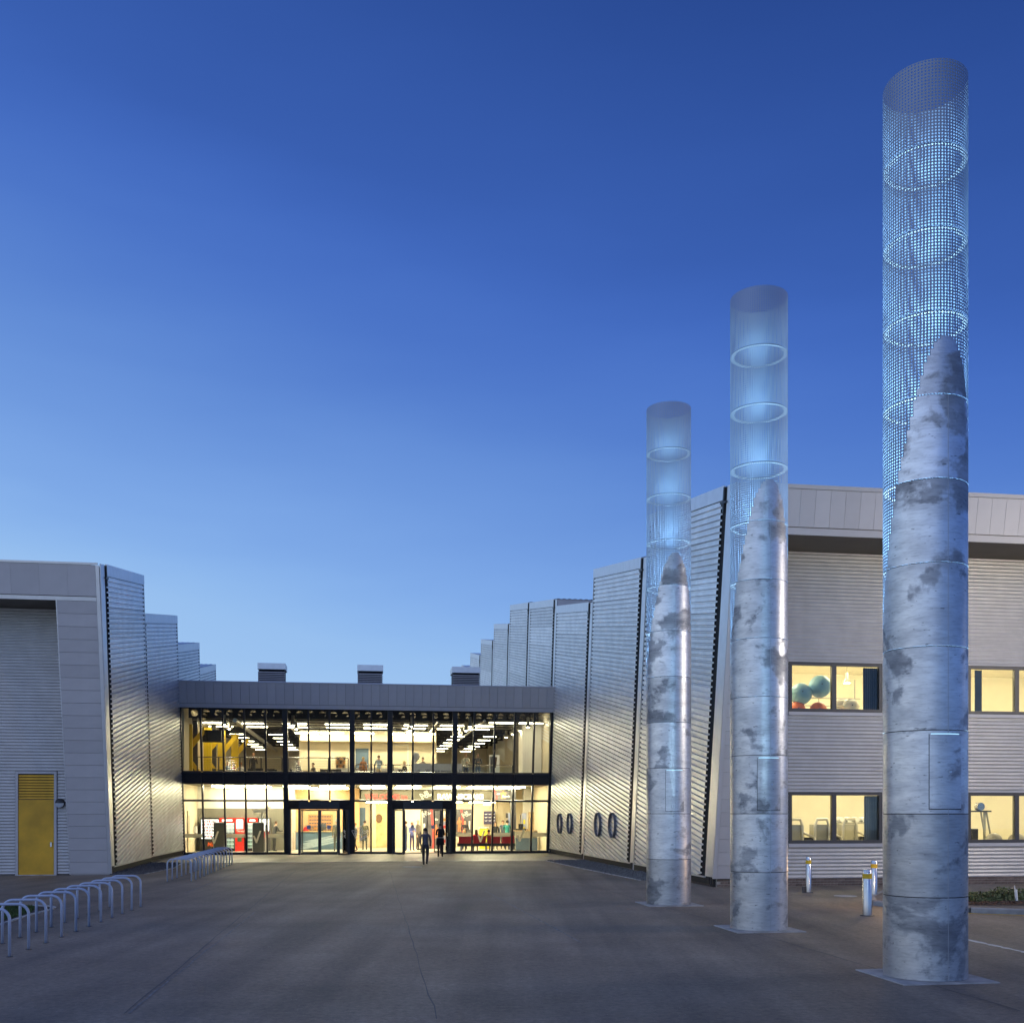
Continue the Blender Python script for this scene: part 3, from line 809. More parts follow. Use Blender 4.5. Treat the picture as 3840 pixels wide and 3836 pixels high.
for c, d in (lo_, hi):
    window(u1, u2, c, d, at_v(3127, 2600, VR)[0]); window(u3, u4, c, d, at_v(3812, 2600, VR)[0])
# brick plinth, brick by brick
obj('plinth_core', MB().box(UR+.1, UE, VR+.03, VR+.25, 0, .245), M_mort, RW)
obj('plinth_mortar', MB().box(UR+.12, UE, VR+.008, VR+.03, 0, .243), M_mort, RW)
me = MB().box(0, .215, 0, .03, 0, .065).mesh('brick'); n = 0
for r in range(3):
    x = UR+.13 - (.11 if r % 2 else 0)
    while x < UR+14 and n < 290:
        if x > UR+.1: link('brick', me, M_brick, RW, (x, VR-.002+random.uniform(-.002, .002), .012+r*.078)); n += 1
        x += .225
obj('base_trim', MB().box(UR+.1, UE, VR-.03, VR+.0, .25, .275), M_cream, RW)
# gym rooms behind the windows
uA, uB, vA, vB = UR+.45, UE-.1, VR+.28, VR+6.4
FL2 = hi[0]-.95
mb = MB(); mb.box(uA, uB, vA, vB, .0, .10); obj('room_floor', mb, M_floor, RW)
mb = MB(); mb.box(uA, uB, vA, vB, FL2-.25, FL2); obj('room_floor', mb, M_white, RW)
mb = MB(); mb.box(uA, uB, vA, vB, hi[1]+.55, hi[1]+.7); obj('room_ceiling', mb, M_gymw, RW)
mb = MB(); mb.box(uA, uB, vB, vB+.1, .0, ws); obj('room_back_wall', mb, M_gymw, RW)
mb = MB(); mb.box(uA-.04, uA, vA, vB, .0, ws); obj('room_side_wall', mb, M_gymw, RW)
mb = MB(); mb.box(uB, uB+.04, vA, vB, .0, ws); obj('room_side_wall', mb, M_gymw, RW)
me = MB().box(-.72, .72, -.13, .13, -.02, 0).box(-.68, .68, -.10, .10, -.09, -.021, 1).mesh('ceiling_light')
me_t = MB().box(-.68, .68, -.10, .10, -.035, 0).mesh('ceiling_light')
me_s = MB().box(-.42, .42, -.04, .04, -.03, 0).mesh('ceiling_light')
CL_ME = me
def clight(par, u, v, w, rz=0, name='ceiling_light', mesh=None):
    link(name, mesh or CL_ME, [M_frame, M_tube] if mesh is None else M_tubec, par, (u, v, w), (0, 0, rz))
for v in (VR+1.3, VR+3.2):
    for i in range(5):
        clight(RW, uA+1.6+i*3.2, v, FL2-.28); clight(RW, uA+1.6+i*3.2, v, hi[1]+.53)
# blinds / curtains beside the panes
def blind(pxa, pxb, band, m, nm='window_blind'):
    a = at_v(pxa, 2600, VR+.18)[0]; b = at_v(pxb, 2600, VR+.18)[0]
    n = 8; mb = MB(); vs = []
    for i in range(n*2+1):
        x = a+(b-a)*i/(n*2); vs += [(x, VR+.18+(.03 if i % 2 else 0), band[0]+.06), (x, VR+.18+(.03 if i % 2 else 0), band[1]-.11)]
    mb.add(vs, [(2*i, 2*i+2, 2*i+3, 2*i+1) for i in range(n*2)])
    return obj(nm, mb, m, RW)
M_blind1 = mat('dark_blind', (.05, .055, .075), .7, 0, .1, 3)
M_blind2 = mat('grey_blind', (.32, .33, .32), .7, 0, .1, 3)
blind(3236, 3296, hi, M_blind1); blind(3240, 3298, lo_, M_blind2); blind(3655, 3682, hi, M_blind2)

# ---------------------------------------------------------------- porthole vents
def porthole(px, py, rpx, label):
    # on flank u=UR
    a = BI @ CAMP; d = BI.to_3x3() @ ray(px, py); t = (UR-.03-a.x)/d.x; p = a+d*t
    r = rpx
    tt = thing('porthole_vent', label, 'vent', W(UR-.02, p.y, p.z), TH, 'porthole vents in the ribbed wall')
    mb = MB()
    mb.lathe([(r-.02, 0), (r, 0), (r, .17), (r-.01, .175), (r-.02, .17), (r-.02, 0)], 40)
    obj('vent_sleeve', mb, mat('vent_metal', (.16, .16, .17), .6, 0), tt, (.02, 0, 0), (0, R(-90), 0), smooth=False)
    mb = MB(); mb.lathe([(.001, .025), (r-.02, .025)], 36)
    obj('vent_glazing', mb, mat('brightened_glazing', (.78, .70, .50), .7, 0, .05, 3, emis=(1, .85, .6), estr=.22), tt, (.02, 0, 0), (0, R(-90), 0))  # pane is no lamp; faint emission added to brighten it
    mb = MB(); mb.lathe([(r-.05, .026), (r-.021, .026), (r-.021, .05), (r-.05, .05)], 36)
    obj('inner_ring', mb, M_flash, tt, (.02, 0, 0), (0, R(-90), 0))
for i, (px, py) in enumerate(((2104, 3087), (2142, 3087), (2248, 3091), (2303, 3094))):
    porthole(px, py, .525, ['dark rimmed porthole vent nearest the glazed entrance', 'dark rimmed porthole vent second from the glazed entrance', 'dark rimmed porthole vent third from the glazed entrance', 'dark rimmed porthole vent farthest from the glazed entrance'][i])

# ---------------------------------------------------------------- louvred roof boxes
def roofbox(pxa, pxb, pyt, v, label):
    ua = at_v(pxa, pyt, v)[0]; ub = at_v(pxb, pyt, v)[0]; wt_ = at_v((pxa+pxb)/2, pyt, v)[1]
    t = thing('roof_vent', label, 'roof vent', W((ua+ub)/2, v, 9.0), TH, 'louvred boxes on the entrance roof')
    h = wt_-9.0; w = (ub-ua)/2
    mb = MB(); mb.box(-w+.06, w-.06, .06, 1.5, 0, h-.3); obj('vent_core', mb, M_black, t)
    mb = MB(); mb.box(-w-.02, w+.02, -.02, 1.6, h-.38, h); obj('vent_cap', mb, M_flash, t)
    n = int((h-.4)/.11); me_ = MB().prism([(0, 0), (.06, .075), (.064, .075), (.012, 0)], -w, w, 'x').mesh('vent_slat')
    me2 = MB().prism([(0, 0), (.06, .075), (.064, .075), (.012, 0)], 0, 1.5, 'x').mesh('vent_slat')
    for i in range(n):
        link('vent_slat', me_, M_flash, t, (0, 0, i*.11))
        link('vent_slat', me2, M_flash, t, (-w, 1.5, i*.11), (0, 0, R(-90)))
roofbox(967, 1069, 2486, 9.0, 'louvred grey roof box on the side of the grey wing with the yellow door')
roofbox(1341, 1436, 2493, 9.0, 'louvred grey roof box in the middle of the entrance roof')
roofbox(1697, 1800, 2500, 8.0, 'louvred grey roof box next to the tall ribbed wall')
# ================================================================== three steel columns
DIA = 1.075; RC = DIA/2; DH = 1.092; ND = 11
TIP_A = R(-90)+TH                      # the solid tongue faces out along the building axis
NCOL, NROW = 80, 26
TIPW = 8.42
def boundary(ang):
    """height of the edge of the solid tongue at an angle (rad) from its centre line"""
    h = abs(math.degrees(ang))
    pts = [(0, 0.0), (14, .06), (28, .32), (41, .77), (70, 1.9), (120, 4.13), (150, 5.0), (181, 5.35)]
    for (a, b), (c, d) in zip(pts[:-1], pts[1:]):
        if h <= c: return TIPW-(b+(d-b)*(h-a)/(c-a))
    return TIPW-5.35
def drum_mesh(i):
    z0 = i*DH+.006; z1 = (i+1)*DH-.006
    mb = MB()
    da = 2*math.pi/NCOL; dz = (z1-z0)/NROW
    top_b = max(boundary(R(a)) for a in range(0, 181, 5)); low_b = min(boundary(R(a)) for a in range(0, 181, 5))
    if z1 < low_b or i < 3:
        n = 72
        for k in range(n):
            a0 = 2*math.pi*k/n; a1 = 2*math.pi*(k+1)/n
        mb.cyl((0, 0), RC, z0, z1, n, cap=False)
        me = mb.mesh('drum', True); me.materials.append(GALV); return me
    rr = min(da*RC, dz)*.295; seg = 8
    idx = {}
    def V(a, z):
        key = (round(a/da*2000), round(z*20000))
        if key not in idx:
            idx[key] = len(mb.v); mb.v.append((RC*math.cos(TIP_A+a), RC*math.sin(TIP_A+a), z))
        return idx[key]
    for c in range(NCOL):
        a0 = (c-NCOL/2)*da; a1 = a0+da; am = a0+da/2
        run = None
        for r in range(NROW):
            za = z0+r*dz; zb = za+dz; zm = (za+zb)/2
            solid = zm < boundary(am) or r == 0 and False
            if solid:
                mb.f.append((V(a0, za), V(a1, za), V(a1, zb), V(a0, zb))); mb.mi.append(0)
            else:
                outer = [V(a1, zm), V(a1, zb), V(am, zb), V(a0, zb), V(a0, zm), V(a0, za), V(am, za), V(a1, za)]
                inner = []
                for s in range(seg):
                    t = 2*math.pi*s/seg; a = am+rr/RC*math.cos(t); z = zm+rr*math.sin(t)
                    inner.append(len(mb.v)); mb.v.append((RC*math.cos(TIP_A+a), RC*math.sin(TIP_A+a), z))
                for s in range(seg):
                    s2 = (s+1) % seg
                    mb.f.append((inner[s], outer[s], outer[s2], inner[s2])); mb.mi.append(1)
    me = mb.mesh('drum', True); me.materials.append(GALV); me.materials.append(M_perf); return me
drums = [drum_mesh(i) for i in range(ND)]
ring_me = MB().lathe([(RC-.075, -.0055), (RC-.006, -.0055), (RC-.006, .0055), (RC-.075, .0055)], 48)
ring_me.mi = [1 if i % 3 == 1 else 0 for i in range(len(ring_me.f))]  # outer faces black: joint shadow put into the ring's colour
ring_me = ring_me.mesh('joint_ring'); ring_me.materials.append(M_ring); ring_me.materials.append(M_black)
def arcplate(a0, a1, z0, z1, r0, r1, n=14):
    mb = MB(); vs = []
    for i in range(n+1):
        a = TIP_A+a0+(a1-a0)*i/n
        for r, z in ((r0, z0), (r1, z0), (r1, z1), (r0, z1)): vs.append((r*math.cos(a), r*math.sin(a), z))
    fs = []
    for i in range(n):
        for k in range(4): fs.append((4*i+k, 4*i+4+k, 4*i+4+(k+1) % 4, 4*i+(k+1) % 4))
    fs += [(3, 2, 1, 0), (4*n, 4*n+1, 4*n+2, 4*n+3)]
    mb.add(vs, fs); return mb
door_me = arcplate(R(-24), R(24), 2*DH+.07, 3*DH-.06, RC-.004, RC+.008).mesh('access_door')
gapm = MB()
for a0, a1, z0, z1 in ((R(-24.9), R(-24.1), 2*DH+.06, 3*DH-.05), (R(24.1), R(24.9), 2*DH+.06, 3*DH-.05), (R(-24.9), R(24.9), 2*DH+.056, 2*DH+.066)):
    s = arcplate(a0, a1, z0, z1, RC-.003, RC+.002); gapm.add(s.v, s.f)
gap_me = gapm.mesh('door_gap')
seam_me = arcplate(R(1.5), R(2.1), .02, 7*DH, RC-.003, RC+.0035).mesh('weld_seam')
leak_me = arcplate(R(-22), R(20), 3*DH-.055, 3*DH-.046, RC-.002, RC+.004).mesh('leak_strip')  # glowing strip stands in for light leaking over the door
lock_me = arcplate(R(3), R(6.5), 2.5*DH-.012, 2.5*DH+.012, RC, RC+.012).mesh('door_lock')
M_seam = mat('seam_steel', (.55, .55, .56), .5, .6, .1, 8)
def column(pxl, pxr, pyb, label, power):
    # distance from the foot row and the width
    pxc = (pxl+pxr)/2; az = math.atan((pxc-CX)/F)
    yf = F*CH/(pyb-HZ)
    yc1 = yf+RC; yc2 = F*DIA/math.cos(az)/(pxr-pxl)
    yc = .5*yc1+.5*yc2
    x = (pxc-CX)/F*yc
    t = thing('steel_column', label, 'column', (x, yc, 0), 0, 'row of three perforated steel columns')
    mb = MB(); s = .665; mb.prism([(-s, -s), (s, -s), (s, s), (-s, s)], -.1, .014, 'z')
    obj('base_slab', mb, M_conc, t, (0, 0, 0), (0, 0, TH+R(45) if False else TH))
    for i, me_ in enumerate(drums):
        link('drum', me_, None, t, (0, 0, .012))
        if i: link('joint_ring', ring_me, None, t, (0, 0, i*DH+.012))
    dd = link('access_door', door_me, GALV, t, (0, 0, .012))
    link('door_gap', gap_me, M_black, dd); link('leak_strip', leak_me, M_cool, dd); link('door_lock', lock_me, M_ss, dd)
    link('weld_seam', seam_me, M_seam, t, (0, 0, .012))
    # the column's own lamp: an uplighter standing inside on a shelf
    sh_ = MB(); sh_.cyl((0, 0), RC-.03, 3.3, 3.32, 32); obj('lamp_shelf', sh_, GALV, t)
    hm = MB(); hm.lathe([(.001, 3.32), (.10, 3.32), (.12, 3.44), (.10, 3.47)], 16); obj('uplighter', hm, M_blk, t)
    ld = bpy.data.lights.new('column_uplight', 'POINT'); ld.energy = power*.35; ld.color = (.52, .80, 1.0); ld.shadow_soft_size = .1
    lo = bpy.data.objects.new('column_uplight', ld); lo.location = (0, 0, 3.62); lo.parent = t; col.objects.link(lo)
    ld2 = bpy.data.lights.new('column_uplight', 'SPOT'); ld2.energy = power*1.0; ld2.color = (.52, .80, 1.0); ld2.shadow_soft_size = .1; ld2.spot_size = R(34); ld2.spot_blend = .6
    l2 = bpy.data.objects.new('column_uplight', ld2); l2.location = (0, 0, 3.62); l2.rotation_euler = (R(180), 0, 0); l2.parent = t; col.objects.link(l2)
    for i in range(4, ND):  # bare fill points added up the axis to even out the inner glow
        l3 = bpy.data.lights.new('column_fill', 'POINT'); l3.energy = 72-6.8*(i-4); l3.color = (.38, .72, 1.0); l3.shadow_soft_size = .04
        o3 = bpy.data.objects.new('column_fill', l3); o3.location = (0, 0, (i+.5)*DH); o3.parent = t; col.objects.link(o3)
    return t
COLS = [column(3307, 3630, 3680, 'largest steel column standing next to the kerbed planting bed and bollards', 900),
        column(2738, 2953, 3498, 'steel column in the middle of the row of three', 900),
        column(2425, 2590, 3402, 'steel column of the row standing closest to the porthole wall', 900)]

# ================================================================== bollards
def bollard(px, py, r, label):
    p = ground(px, py)
    t = thing('steel_bollard', label, 'bollard', (p.x, p.y, 0), 0, 'stainless bollards by the columns')
    mb = MB(); mb.lathe([(r, -.05), (r, .985), (r-.008, .997), (r-.02, 1.0), (.001, 1.0)], 28); obj('post', mb, M_ss, t, smooth=True); smooth_by_angle(t.children[-1])
    mb = MB(); mb.lathe([(r+.0005, .80), (r+.0025, .80), (r+.0025, .905), (r+.0005, .905)], 28); obj('reflective_band', mb, M_ywrap, t, smooth=False)
    mb = MB(); mb.lathe([(r+.05, 0), (r+.05, .012), (r, .016)], 28); obj('base_collar', mb, M_frame, t)
    return t
bollard(3252, 3432, .098, 'wide stainless bollard with yellow band standing closest to the largest steel column')
b2 = bollard(3032, 3346, .078, 'stainless bollard with a hinged plate at its foot near the brick plinth')
mb = MB(); mb.box(-.17, -.09, -.03, .05, 0, .17); obj('hinged_plate', mb, M_wframe, b2)
bollard(3278, 3370, .082, 'slim stainless bollard behind the wide one, with bright yellow band')

# ================================================================== bicycle stands
def stand_mesh(w, h=.75, r=.024, bend=.17):
    pts = [(-w/2, 0, -.03), (-w/2, 0, h-bend-r)]
    for i in range(1, 9):
        a = math.pi-math.pi/2*i/8; pts.append((-w/2+bend+bend*math.cos(a), 0, h-bend-r+bend*math.sin(a)))
    for i in range(0, 9):
        a = math.pi/2-math.pi/2*i/8; pts.append((w/2-bend+bend*math.cos(a), 0, h-bend-r+bend*math.sin(a)))
    pts.append((w/2, 0, -.03))
    mb = MB(); mb.tube(pts, r, 10); return mb
M_stn = M_stand
fl_me = MB().cyl((0, 0), .05, -.01, .006, 14).mesh('foot_plate')
def stand(me, x, y, w, label, group):
    t = thing('bicycle_stand', label, 'bicycle stand', (x, y, 0), TH, group)
    link('hoop', me, M_stn, t); link('foot_plate', fl_me, M_frame, t, (-w/2, 0, 0)); link('foot_plate', fl_me, M_frame, t, (w/2, 0, 0))
    return t
wA = .70; meA = stand_mesh(wA, .76).mesh('hoop', True)
rb = [(36, 3586), (110, 3559), (175, 3534), (234, 3514), (291, 3496), (338, 3477.5), (381, 3460), (422, 3444), (461, 3429), (494, 3415), (527.5, 3399.5)]
a = ground(*rb[0]); b = ground(*rb[-1])
for i in range(11):
    p = a.lerp(b, i/10)
    stand(meA, p.x-wA/2*math.cos(TH), p.y-wA/2*math.sin(TH), wA, 'blue grey hoop stand in the row beside the grass patch', 'bicycle stands beside the grass')
wB = .76; meB = stand_mesh(wB, .75).mesh('hoop', True)
a = ground(718, 3304); b = ground(870, 3240)
for i in range(13):
    p = a.lerp(b, i/12)
    stand(meB, p.x-wB/2*math.cos(TH), p.y-wB/2*math.sin(TH), wB, 'blue grey hoop stand in the row in front of the vending machines', 'bicycle stands by the glazed front')

# ================================================================== lamps that light the car park side
p = Vector((9.05, 24.7, 0))
t = thing('bollard_light', 'low warm bollard light standing behind the largest column', 'lamp', p, 0)
obj('post', MB().cyl((0, 0), .06, 0, .78, 16), M_wframe, t); obj('lamp_head', MB().lathe([(.07, .92), (.075, .96), (.001, .98)], 16), M_wframe, t)
obj('lens', MB().lathe([(.05, .78), (.05, .92)], 16), mat('amber_lens', (1, .8, .5), .4, emis=(1, .62, .30), estr=260), t)
def street_lamp(x, y, h, ax, label, power):
    t = thing('street_lamp', label, 'street lamp', (x, y, 0), 0)
    obj('post', MB().lathe([(.09, 0), (.075, 2), (.05, h)], 14), M_wframe, t)
    obj('arm', MB().tube([(0, 0, h-.05), (ax*.5, 0, h+.12), (ax, 0, h+.15)], .035, 8), M_wframe, t)
    obj('lamp_head', MB().box(ax-.3, ax+.3, -.14, .14, h+.12, h+.22), M_wframe, t)
    obj('lens', MB().box(ax-.25, ax+.25, -.11, .11, h+.105, h+.118), mat('sodium_lens', (1, .85, .6), .4, emis=(1, .74, .45), estr=60), t)
    ld = bpy.data.lights.new('street_light', 'SPOT'); ld.energy = power*.35; ld.color = (1.0, .88, .72); ld.shadow_soft_size = .25; ld.spot_size = R(112); ld.spot_blend = .35
    lo = bpy.data.objects.new('street_light', ld); lo.location = (ax, 0, h+.08); lo.rotation_euler = Vector((11-x-ax, 30-y, 3-h)).to_track_quat('-Z', 'Y').to_euler(); lo.parent = t; col.objects.link(lo)
street_lamp(25.0, 19.5, 8.0, -1.0, 'tall grey street lamp in the car park beyond the kerbed bed', 15000)
# ================================================================== glazed entrance building
EB = thing('entrance_building', 'two storey glazed entrance with dark frame under a grey panelled fascia', 'building', P0, TH)
UF = UR
qT = .5*(fac(666, 2551)[1]+fac(2085, 2575)[1]); qF = .5*(fac(666, 2652)[1]+fac(2081, 2668)[1])
qS = .5*(fac(680, 2892)[1]+fac(2063, 2899)[1]); qB = .5*(fac(690, 2938)[1]+fac(2060, 2943)[1])
qR = .5*(fac(690, 3002)[1]+fac(2060, 3002)[1])
def FL(u, d, q): return (u, d*CS-q*SN, d*SN+q*CS)
LR = (LEAN, 0, 0)
def fbox(name, u0, u1, d0, d1, q0, q1, m, par=None):
    mb = MB(); mb.box(0, u1-u0, 0, d1-d0, 0, q1-q0)
    return obj(name, mb, m, par or EB, FL(u0, d0, q0), LR)
# fascia: panels, flange, coping
n = 44; w = (UF-.0)/n; me_ = MB().box(0, w-.012, 0, .05, 0, qT-qF-.27).mesh('fascia_panel')
for i in range(n): link('fascia_panel', me_, M_fascE, EB, FL(i*w+.006, -.22, qF+.22), LR)
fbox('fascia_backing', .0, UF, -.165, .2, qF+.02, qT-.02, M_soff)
fbox('fascia_flange', 0, UF, -.235, -.166, qF, qF+.20, M_fascE)
fbox('parapet_coping', 0, UF, -.24, .25, qT-.045, qT, M_fascE)
# frame lines
ups = [754, 837, 917, 996, None, 1157, 1236, None, 1392, None, 1548.5, 1625, None, 1777, 1854, 1929, 2002]
wide = [(1060, 1079), (1311, 1330), (1453, 1472.5), (1697, 1715)]
def fu(px): return fac(px, 2780)[0]
thin = [fu(p) for p in ups if p]
wid = [(fu(a), fu(b)) for a, b in wide]
edges = sorted([(t-.045, t+.045) for t in thin]+wid+[(0.02, fu(682)), (fu(2062), UF-.02)])
mw = .09
me_u = MB().box(-.045, .045, -.06, .14, 0, qF-qS).mesh('mullion'); me_l = MB().box(-.045, .045, -.06, .14, 0, qB-.0).mesh('mullion')
doorbays = [(wid[0][1], wid[1][0]), (wid[2][1], wid[3][0])]
for t in thin:
    link('mullion', me_u, M_frame, EB, FL(t, 0, qS), LR)
    inb = any(a < t < b for a, b in doorbays)
    if inb: fbox('mullion', t-.045, t+.045, -.06, .14, qR+.03, qB, M_frame)
    else: link('mullion', me_l, M_frame, EB, FL(t, 0, .0), LR)
for a, b in wid:
    fbox('steel_post', a, b, -.07, .30, 0, qS-.002, M_frame); fbox('steel_post', a, b, -.07, .30, qS+.002, qF, M_frame)
for a, b in (edges[0], edges[-1]): fbox('jamb', a, b, -.07, .16, 0, qF, M_frame)
gaps = [(x[1], y[0]) for x, y in zip(edges[:-1], edges[1:])]
fbox('spandrel_backing', .02, UF-.02, .06, .10, qB-.02, qS-.05, M_frame)
M_span = mat('dark_spandrel', (.03, .028, .034), .3, .1, .1, 2)
for a, b in gaps:
    sp = fbox('spandrel_panel', a+.004, b-.004, -.015, .05, qB+.03, qS-.07, M_span)
    p = fbox('glass_pane', a, b, .02, .032, qS+.03, qF-.03, GLASS)
    fbox('pane_sill', a, b, -.03, .12, qS-.06, qS+.02, M_wframe)
    fbox('glass_pane', a, b, .02, .032, qR+.05, qB-.0, GLASS)
    inb = any(x-.05 < (a+b)/2 < y+.05 for x, y in doorbays)
    fbox('transom', a, b, -.05, .13, qR-.05, qR+.045, M_frame)
    if not inb:
        fbox('glass_pane', a, b, .02, .032, .14, qR-.055, GLASS)
        fbox('base_rail', a, b, -.05, .13, .0, .13, M_frame)
fbox('head_rail', .02, UF-.02, -.05, .15, qF-.06, qF-.002, M_frame)
for a, b in gaps: fbox('spandrel_joint', a-.0, b, -.03, .06, qB-.005, qB+.026, M_frame)

# frosted band and ticks on the lower glass
def band(pxa, pxb, pyt, pyb):
    a = fac(pxa, pyt); b = fac(pxb, pyb)
    fbox('frosted_film', a[0], b[0], -.004, .017, b[1], a[1], M_film)
for a, b in ((690, 762), (846, 921), (1005, 1083)): band(a, b, 3126, 3140)
for a, b in ((1697, 1768), (1845, 1913), (1990, 2056)): band(a, b, 3122, 3136)
def tick(px, py, s, flip=False):
    u, q = fac(px, py); k = 1/70.0
    pts = [(-12, 3), (-6, 3), (0, -12), (12, 22), (19, 22), (3, -25), (-3, -25)]
    mb = MB(); mb.prism([(x*k*s, y*k*s) for x, y in pts], -.004, .017, 'y'); mb2 = mb
    obj('tick_film', mb2, M_film, EB, FL(u, 0, q), LR)
tick(802, 3138, 1); tick(961, 3136, 1); tick(1802, 3133, 1); tick(1949, 3131, 1)

# bowed sliding doors
def bowed_door(ub, label, is_open, pxi):
    a, b = ub; w_h = qR*CS-.05; wd = at_v(1200, 3034, -.9)[1]
    il = at_v(pxi[0], 3100, -1.0)[0]; ir = at_v(pxi[1], 3100, -1.0)[0]; mid = (il+ir)/2
    d = obj('bowed_door', (lambda m: m.prism([(a, .1), (a, -.62), (il-.02, -1.12), (ir+.02, -1.12), (b, -.62), (b, .1)], wd, w_h, 'z')
        .box(a, a+.12, -.6, .05, .004, wd).box(b-.12, b, -.6, .05, .004, wd)
        .box(il-.06, il+.05, -1.10, -.98, .004, wd).box(ir-.05, ir+.06, -1.10, -.98, .004, wd))(MB()), M_frame, EB)
    for (x0, y0, x1, y1) in ((a+.12, -.55, il-.06, -1.03), (b-.12, -.55, ir+.06, -1.03)):
        n = 6; mb = MB(); vs = []
        for i in range(n+1):
            t = i/n; bow = .12*math.sin(math.pi*t)
            vs += [(x0+(x1-x0)*t, y0+(y1-y0)*t-bow, .1), (x0+(x1-x0)*t, y0+(y1-y0)*t-bow, wd)]
        mb.add(vs, [(2*i, 2*i+2, 2*i+3, 2*i+1) for i in range(n)])
        obj('side_glass', mb, GLASS, d)
        mb = MB(); mb.tube([(v[0], v[1], .05) for v in vs[::2]], .045, 6); obj('side_rail', mb, M_frame, d)
    def leaf(x0, x1, y):
        f = obj('door_leaf', (lambda m: m.box(x0, x0+.055, y, y+.05, .02, wd-.02).box(x1-.055, x1, y, y+.05, .02, wd-.02).box(x0+.055, x1-.055, y, y+.05, .02, .12).box(x0+.055, x1-.055, y, y+.05, wd-.08, wd-.02))(MB()), M_frame, d)
        obj('leaf_glass', MB().box(x0+.055, x1-.055, y+.02, y+.03, .12, wd-.08), GLASS, f)
    if not is_open:
        leaf(il+.06, mid-.004, -1.07); leaf(mid+.004, ir-.06, -1.07)
        leaf(il+.06, mid-.004, .35); leaf(mid+.004, ir-.06, .35)
    else:
        leaf(il-.5, il+.10, -.9); leaf(ir-.12, ir+.5, -.9)
        leaf(mid-.05, mid+.35, .35); leaf(ir-.35, ir+.05, .35)
    obj('door_sensor', MB().box(mid-.12, mid+.12, -1.16, -1.121, wd+.18, wd+.26), M_blk, d)
bowed_door(doorbays[0], '', False, (1123, 1271))
bowed_door(doorbays[1], '', True, (1513, 1658))

# slabs, walls, ceilings
F1 = 3.93; WCEIL = 7.95; WR = 9.0
def ebox(name, u0, u1, v0, v1, w0, w1, m, par=None): return obj(name, MB().box(u0, u1, v0, v1, w0, w1), m, par or EB)
ebox('ground_floor', -.1, UF, .1, 30, .0, .06, M_floor)
ebox('first_floor', .05, UF-.05, -.45, 30, F1-.08, F1, M_floor); ebox('lower_ceiling', .05, UF-.05, -.45, 30, F1-.16, F1-.08, mat('olive_ceiling', (.26, .24, .18), .8))
ebox('roof_slab', -.1, UF, -1.3, 30, WR-.25, WR, M_black)
ebox('ceiling_deck', .05, UF-.05, -.95, 30, WCEIL, WCEIL+.06, M_dkceil)
ebox('side_wall', -.12, .04, -.1, 30, .07, 8.7, M_crm)
ebox('side_wall', UF-.06, UF+.015, -.1, 30, .07, 8.7, M_crm)
# upper storey
ua = at_v(1128, 2800, 9)[0]; ub_ = at_v(1632, 2800, 9)[0]
ebox('cafe_back_wall', ua, ub_, 9.0, 9.2, F1, WCEIL-.5, M_crm)
ebox('corridor_wall', ua-.1, ua, 9.0, 29, F1, WCEIL-.3, M_crm); ebox('corridor_wall', ub_, ub_+.1, 9.0, 29, F1, WCEIL-.3, M_crm)
ebox('end_wall', .05, UF-.06, 29, 29.1, F1, WCEIL, M_crm)
cu0, _ = at_v(1960, 2800, 2.0)
ebox('white_partition', cu0, UF-.1, 2.0, 3.6, F1, WCEIL-.45, M_white)
ebox('cafe_bulkhead', ua, ub_, 8.2, 9.0, WCEIL-1.25, WCEIL-.6, M_crm)
# cellular beams
def beam_mesh(L_, h, rr, cell, seg=12, t=.02):
    mb = MB(); n = int(L_/cell); x0 = 0
    for c in range(n):
        xm = c*cell+cell/2
        outer = [(c*cell+cell, 0), (c*cell+cell, h/2), (xm, h/2), (c*cell, h/2), (c*cell, 0), (c*cell, -h/2), (xm, -h/2), (c*cell+cell, -h/2)]
        # expand to 16
        o16 = []
        for i in range(8):
            a_, b_ = outer[i], outer[(i+1) % 8]
            o16 += [a_, ((a_[0]+b_[0])/2, (a_[1]+b_[1])/2)]
        inn = [(xm+rr*math.cos(2*math.pi*k/16), rr*math.sin(2*math.pi*k/16)) for k in range(16)]
        vs = [(x, 0, z) for x, z in o16]+[(x, 0, z) for x, z in inn]
        mb.add(vs, [(16+k, k, (k+1) % 16, 16+(k+1) % 16) for k in range(16)])
    mb.box(0, n*cell, -.07, .07, -h/2-.02, -h/2); mb.box(0, n*cell, -.07, .07, h/2, h/2+.02)
    return mb.mesh('cellular_beam')
bme = beam_mesh(UF-.3, .5, .19, .62)
for i, v in enumerate((.9, 2.9, 4.9, 6.9)):
    link('cellular_beam', bme, M_beam, EB, (.12+(.2 if i % 2 else 0), v, WCEIL-.30))
for v in (10, 13, 16, 19, 22, 25):
    link('cellular_beam', bme, M_beam, EB, (.12, v, WCEIL-.30))
# services: pipes and ducts under the deck
for u_, v0_, v1_, w_, r_ in ((5.2, .5, 28, 7.35, .06), (13.6, .5, 28, 7.3, .05), (2.6, .5, 28, 7.25, .12), (16.2, .5, 28, 7.4, .07)):
    mb = MB(); mb.tube([(u_, v0_, w_), (u_, v1_, w_)], r_, 8); obj('service_pipe', mb, M_alum, EB)
for v_, w_ in ((1.9, 7.36), (3.9, 7.38), (5.9, 7.4)):
    mb = MB(); mb.tube([(.2, v_, w_), (UF-.3, v_, w_)], .03, 6); obj('service_pipe', mb, M_alum, EB)
du = at_v(790, 2750, 2.6)
ebox('duct_box', du[0]-.55, du[0]+.6, 2.4, 3.1, 6.2, 6.85, M_beam)
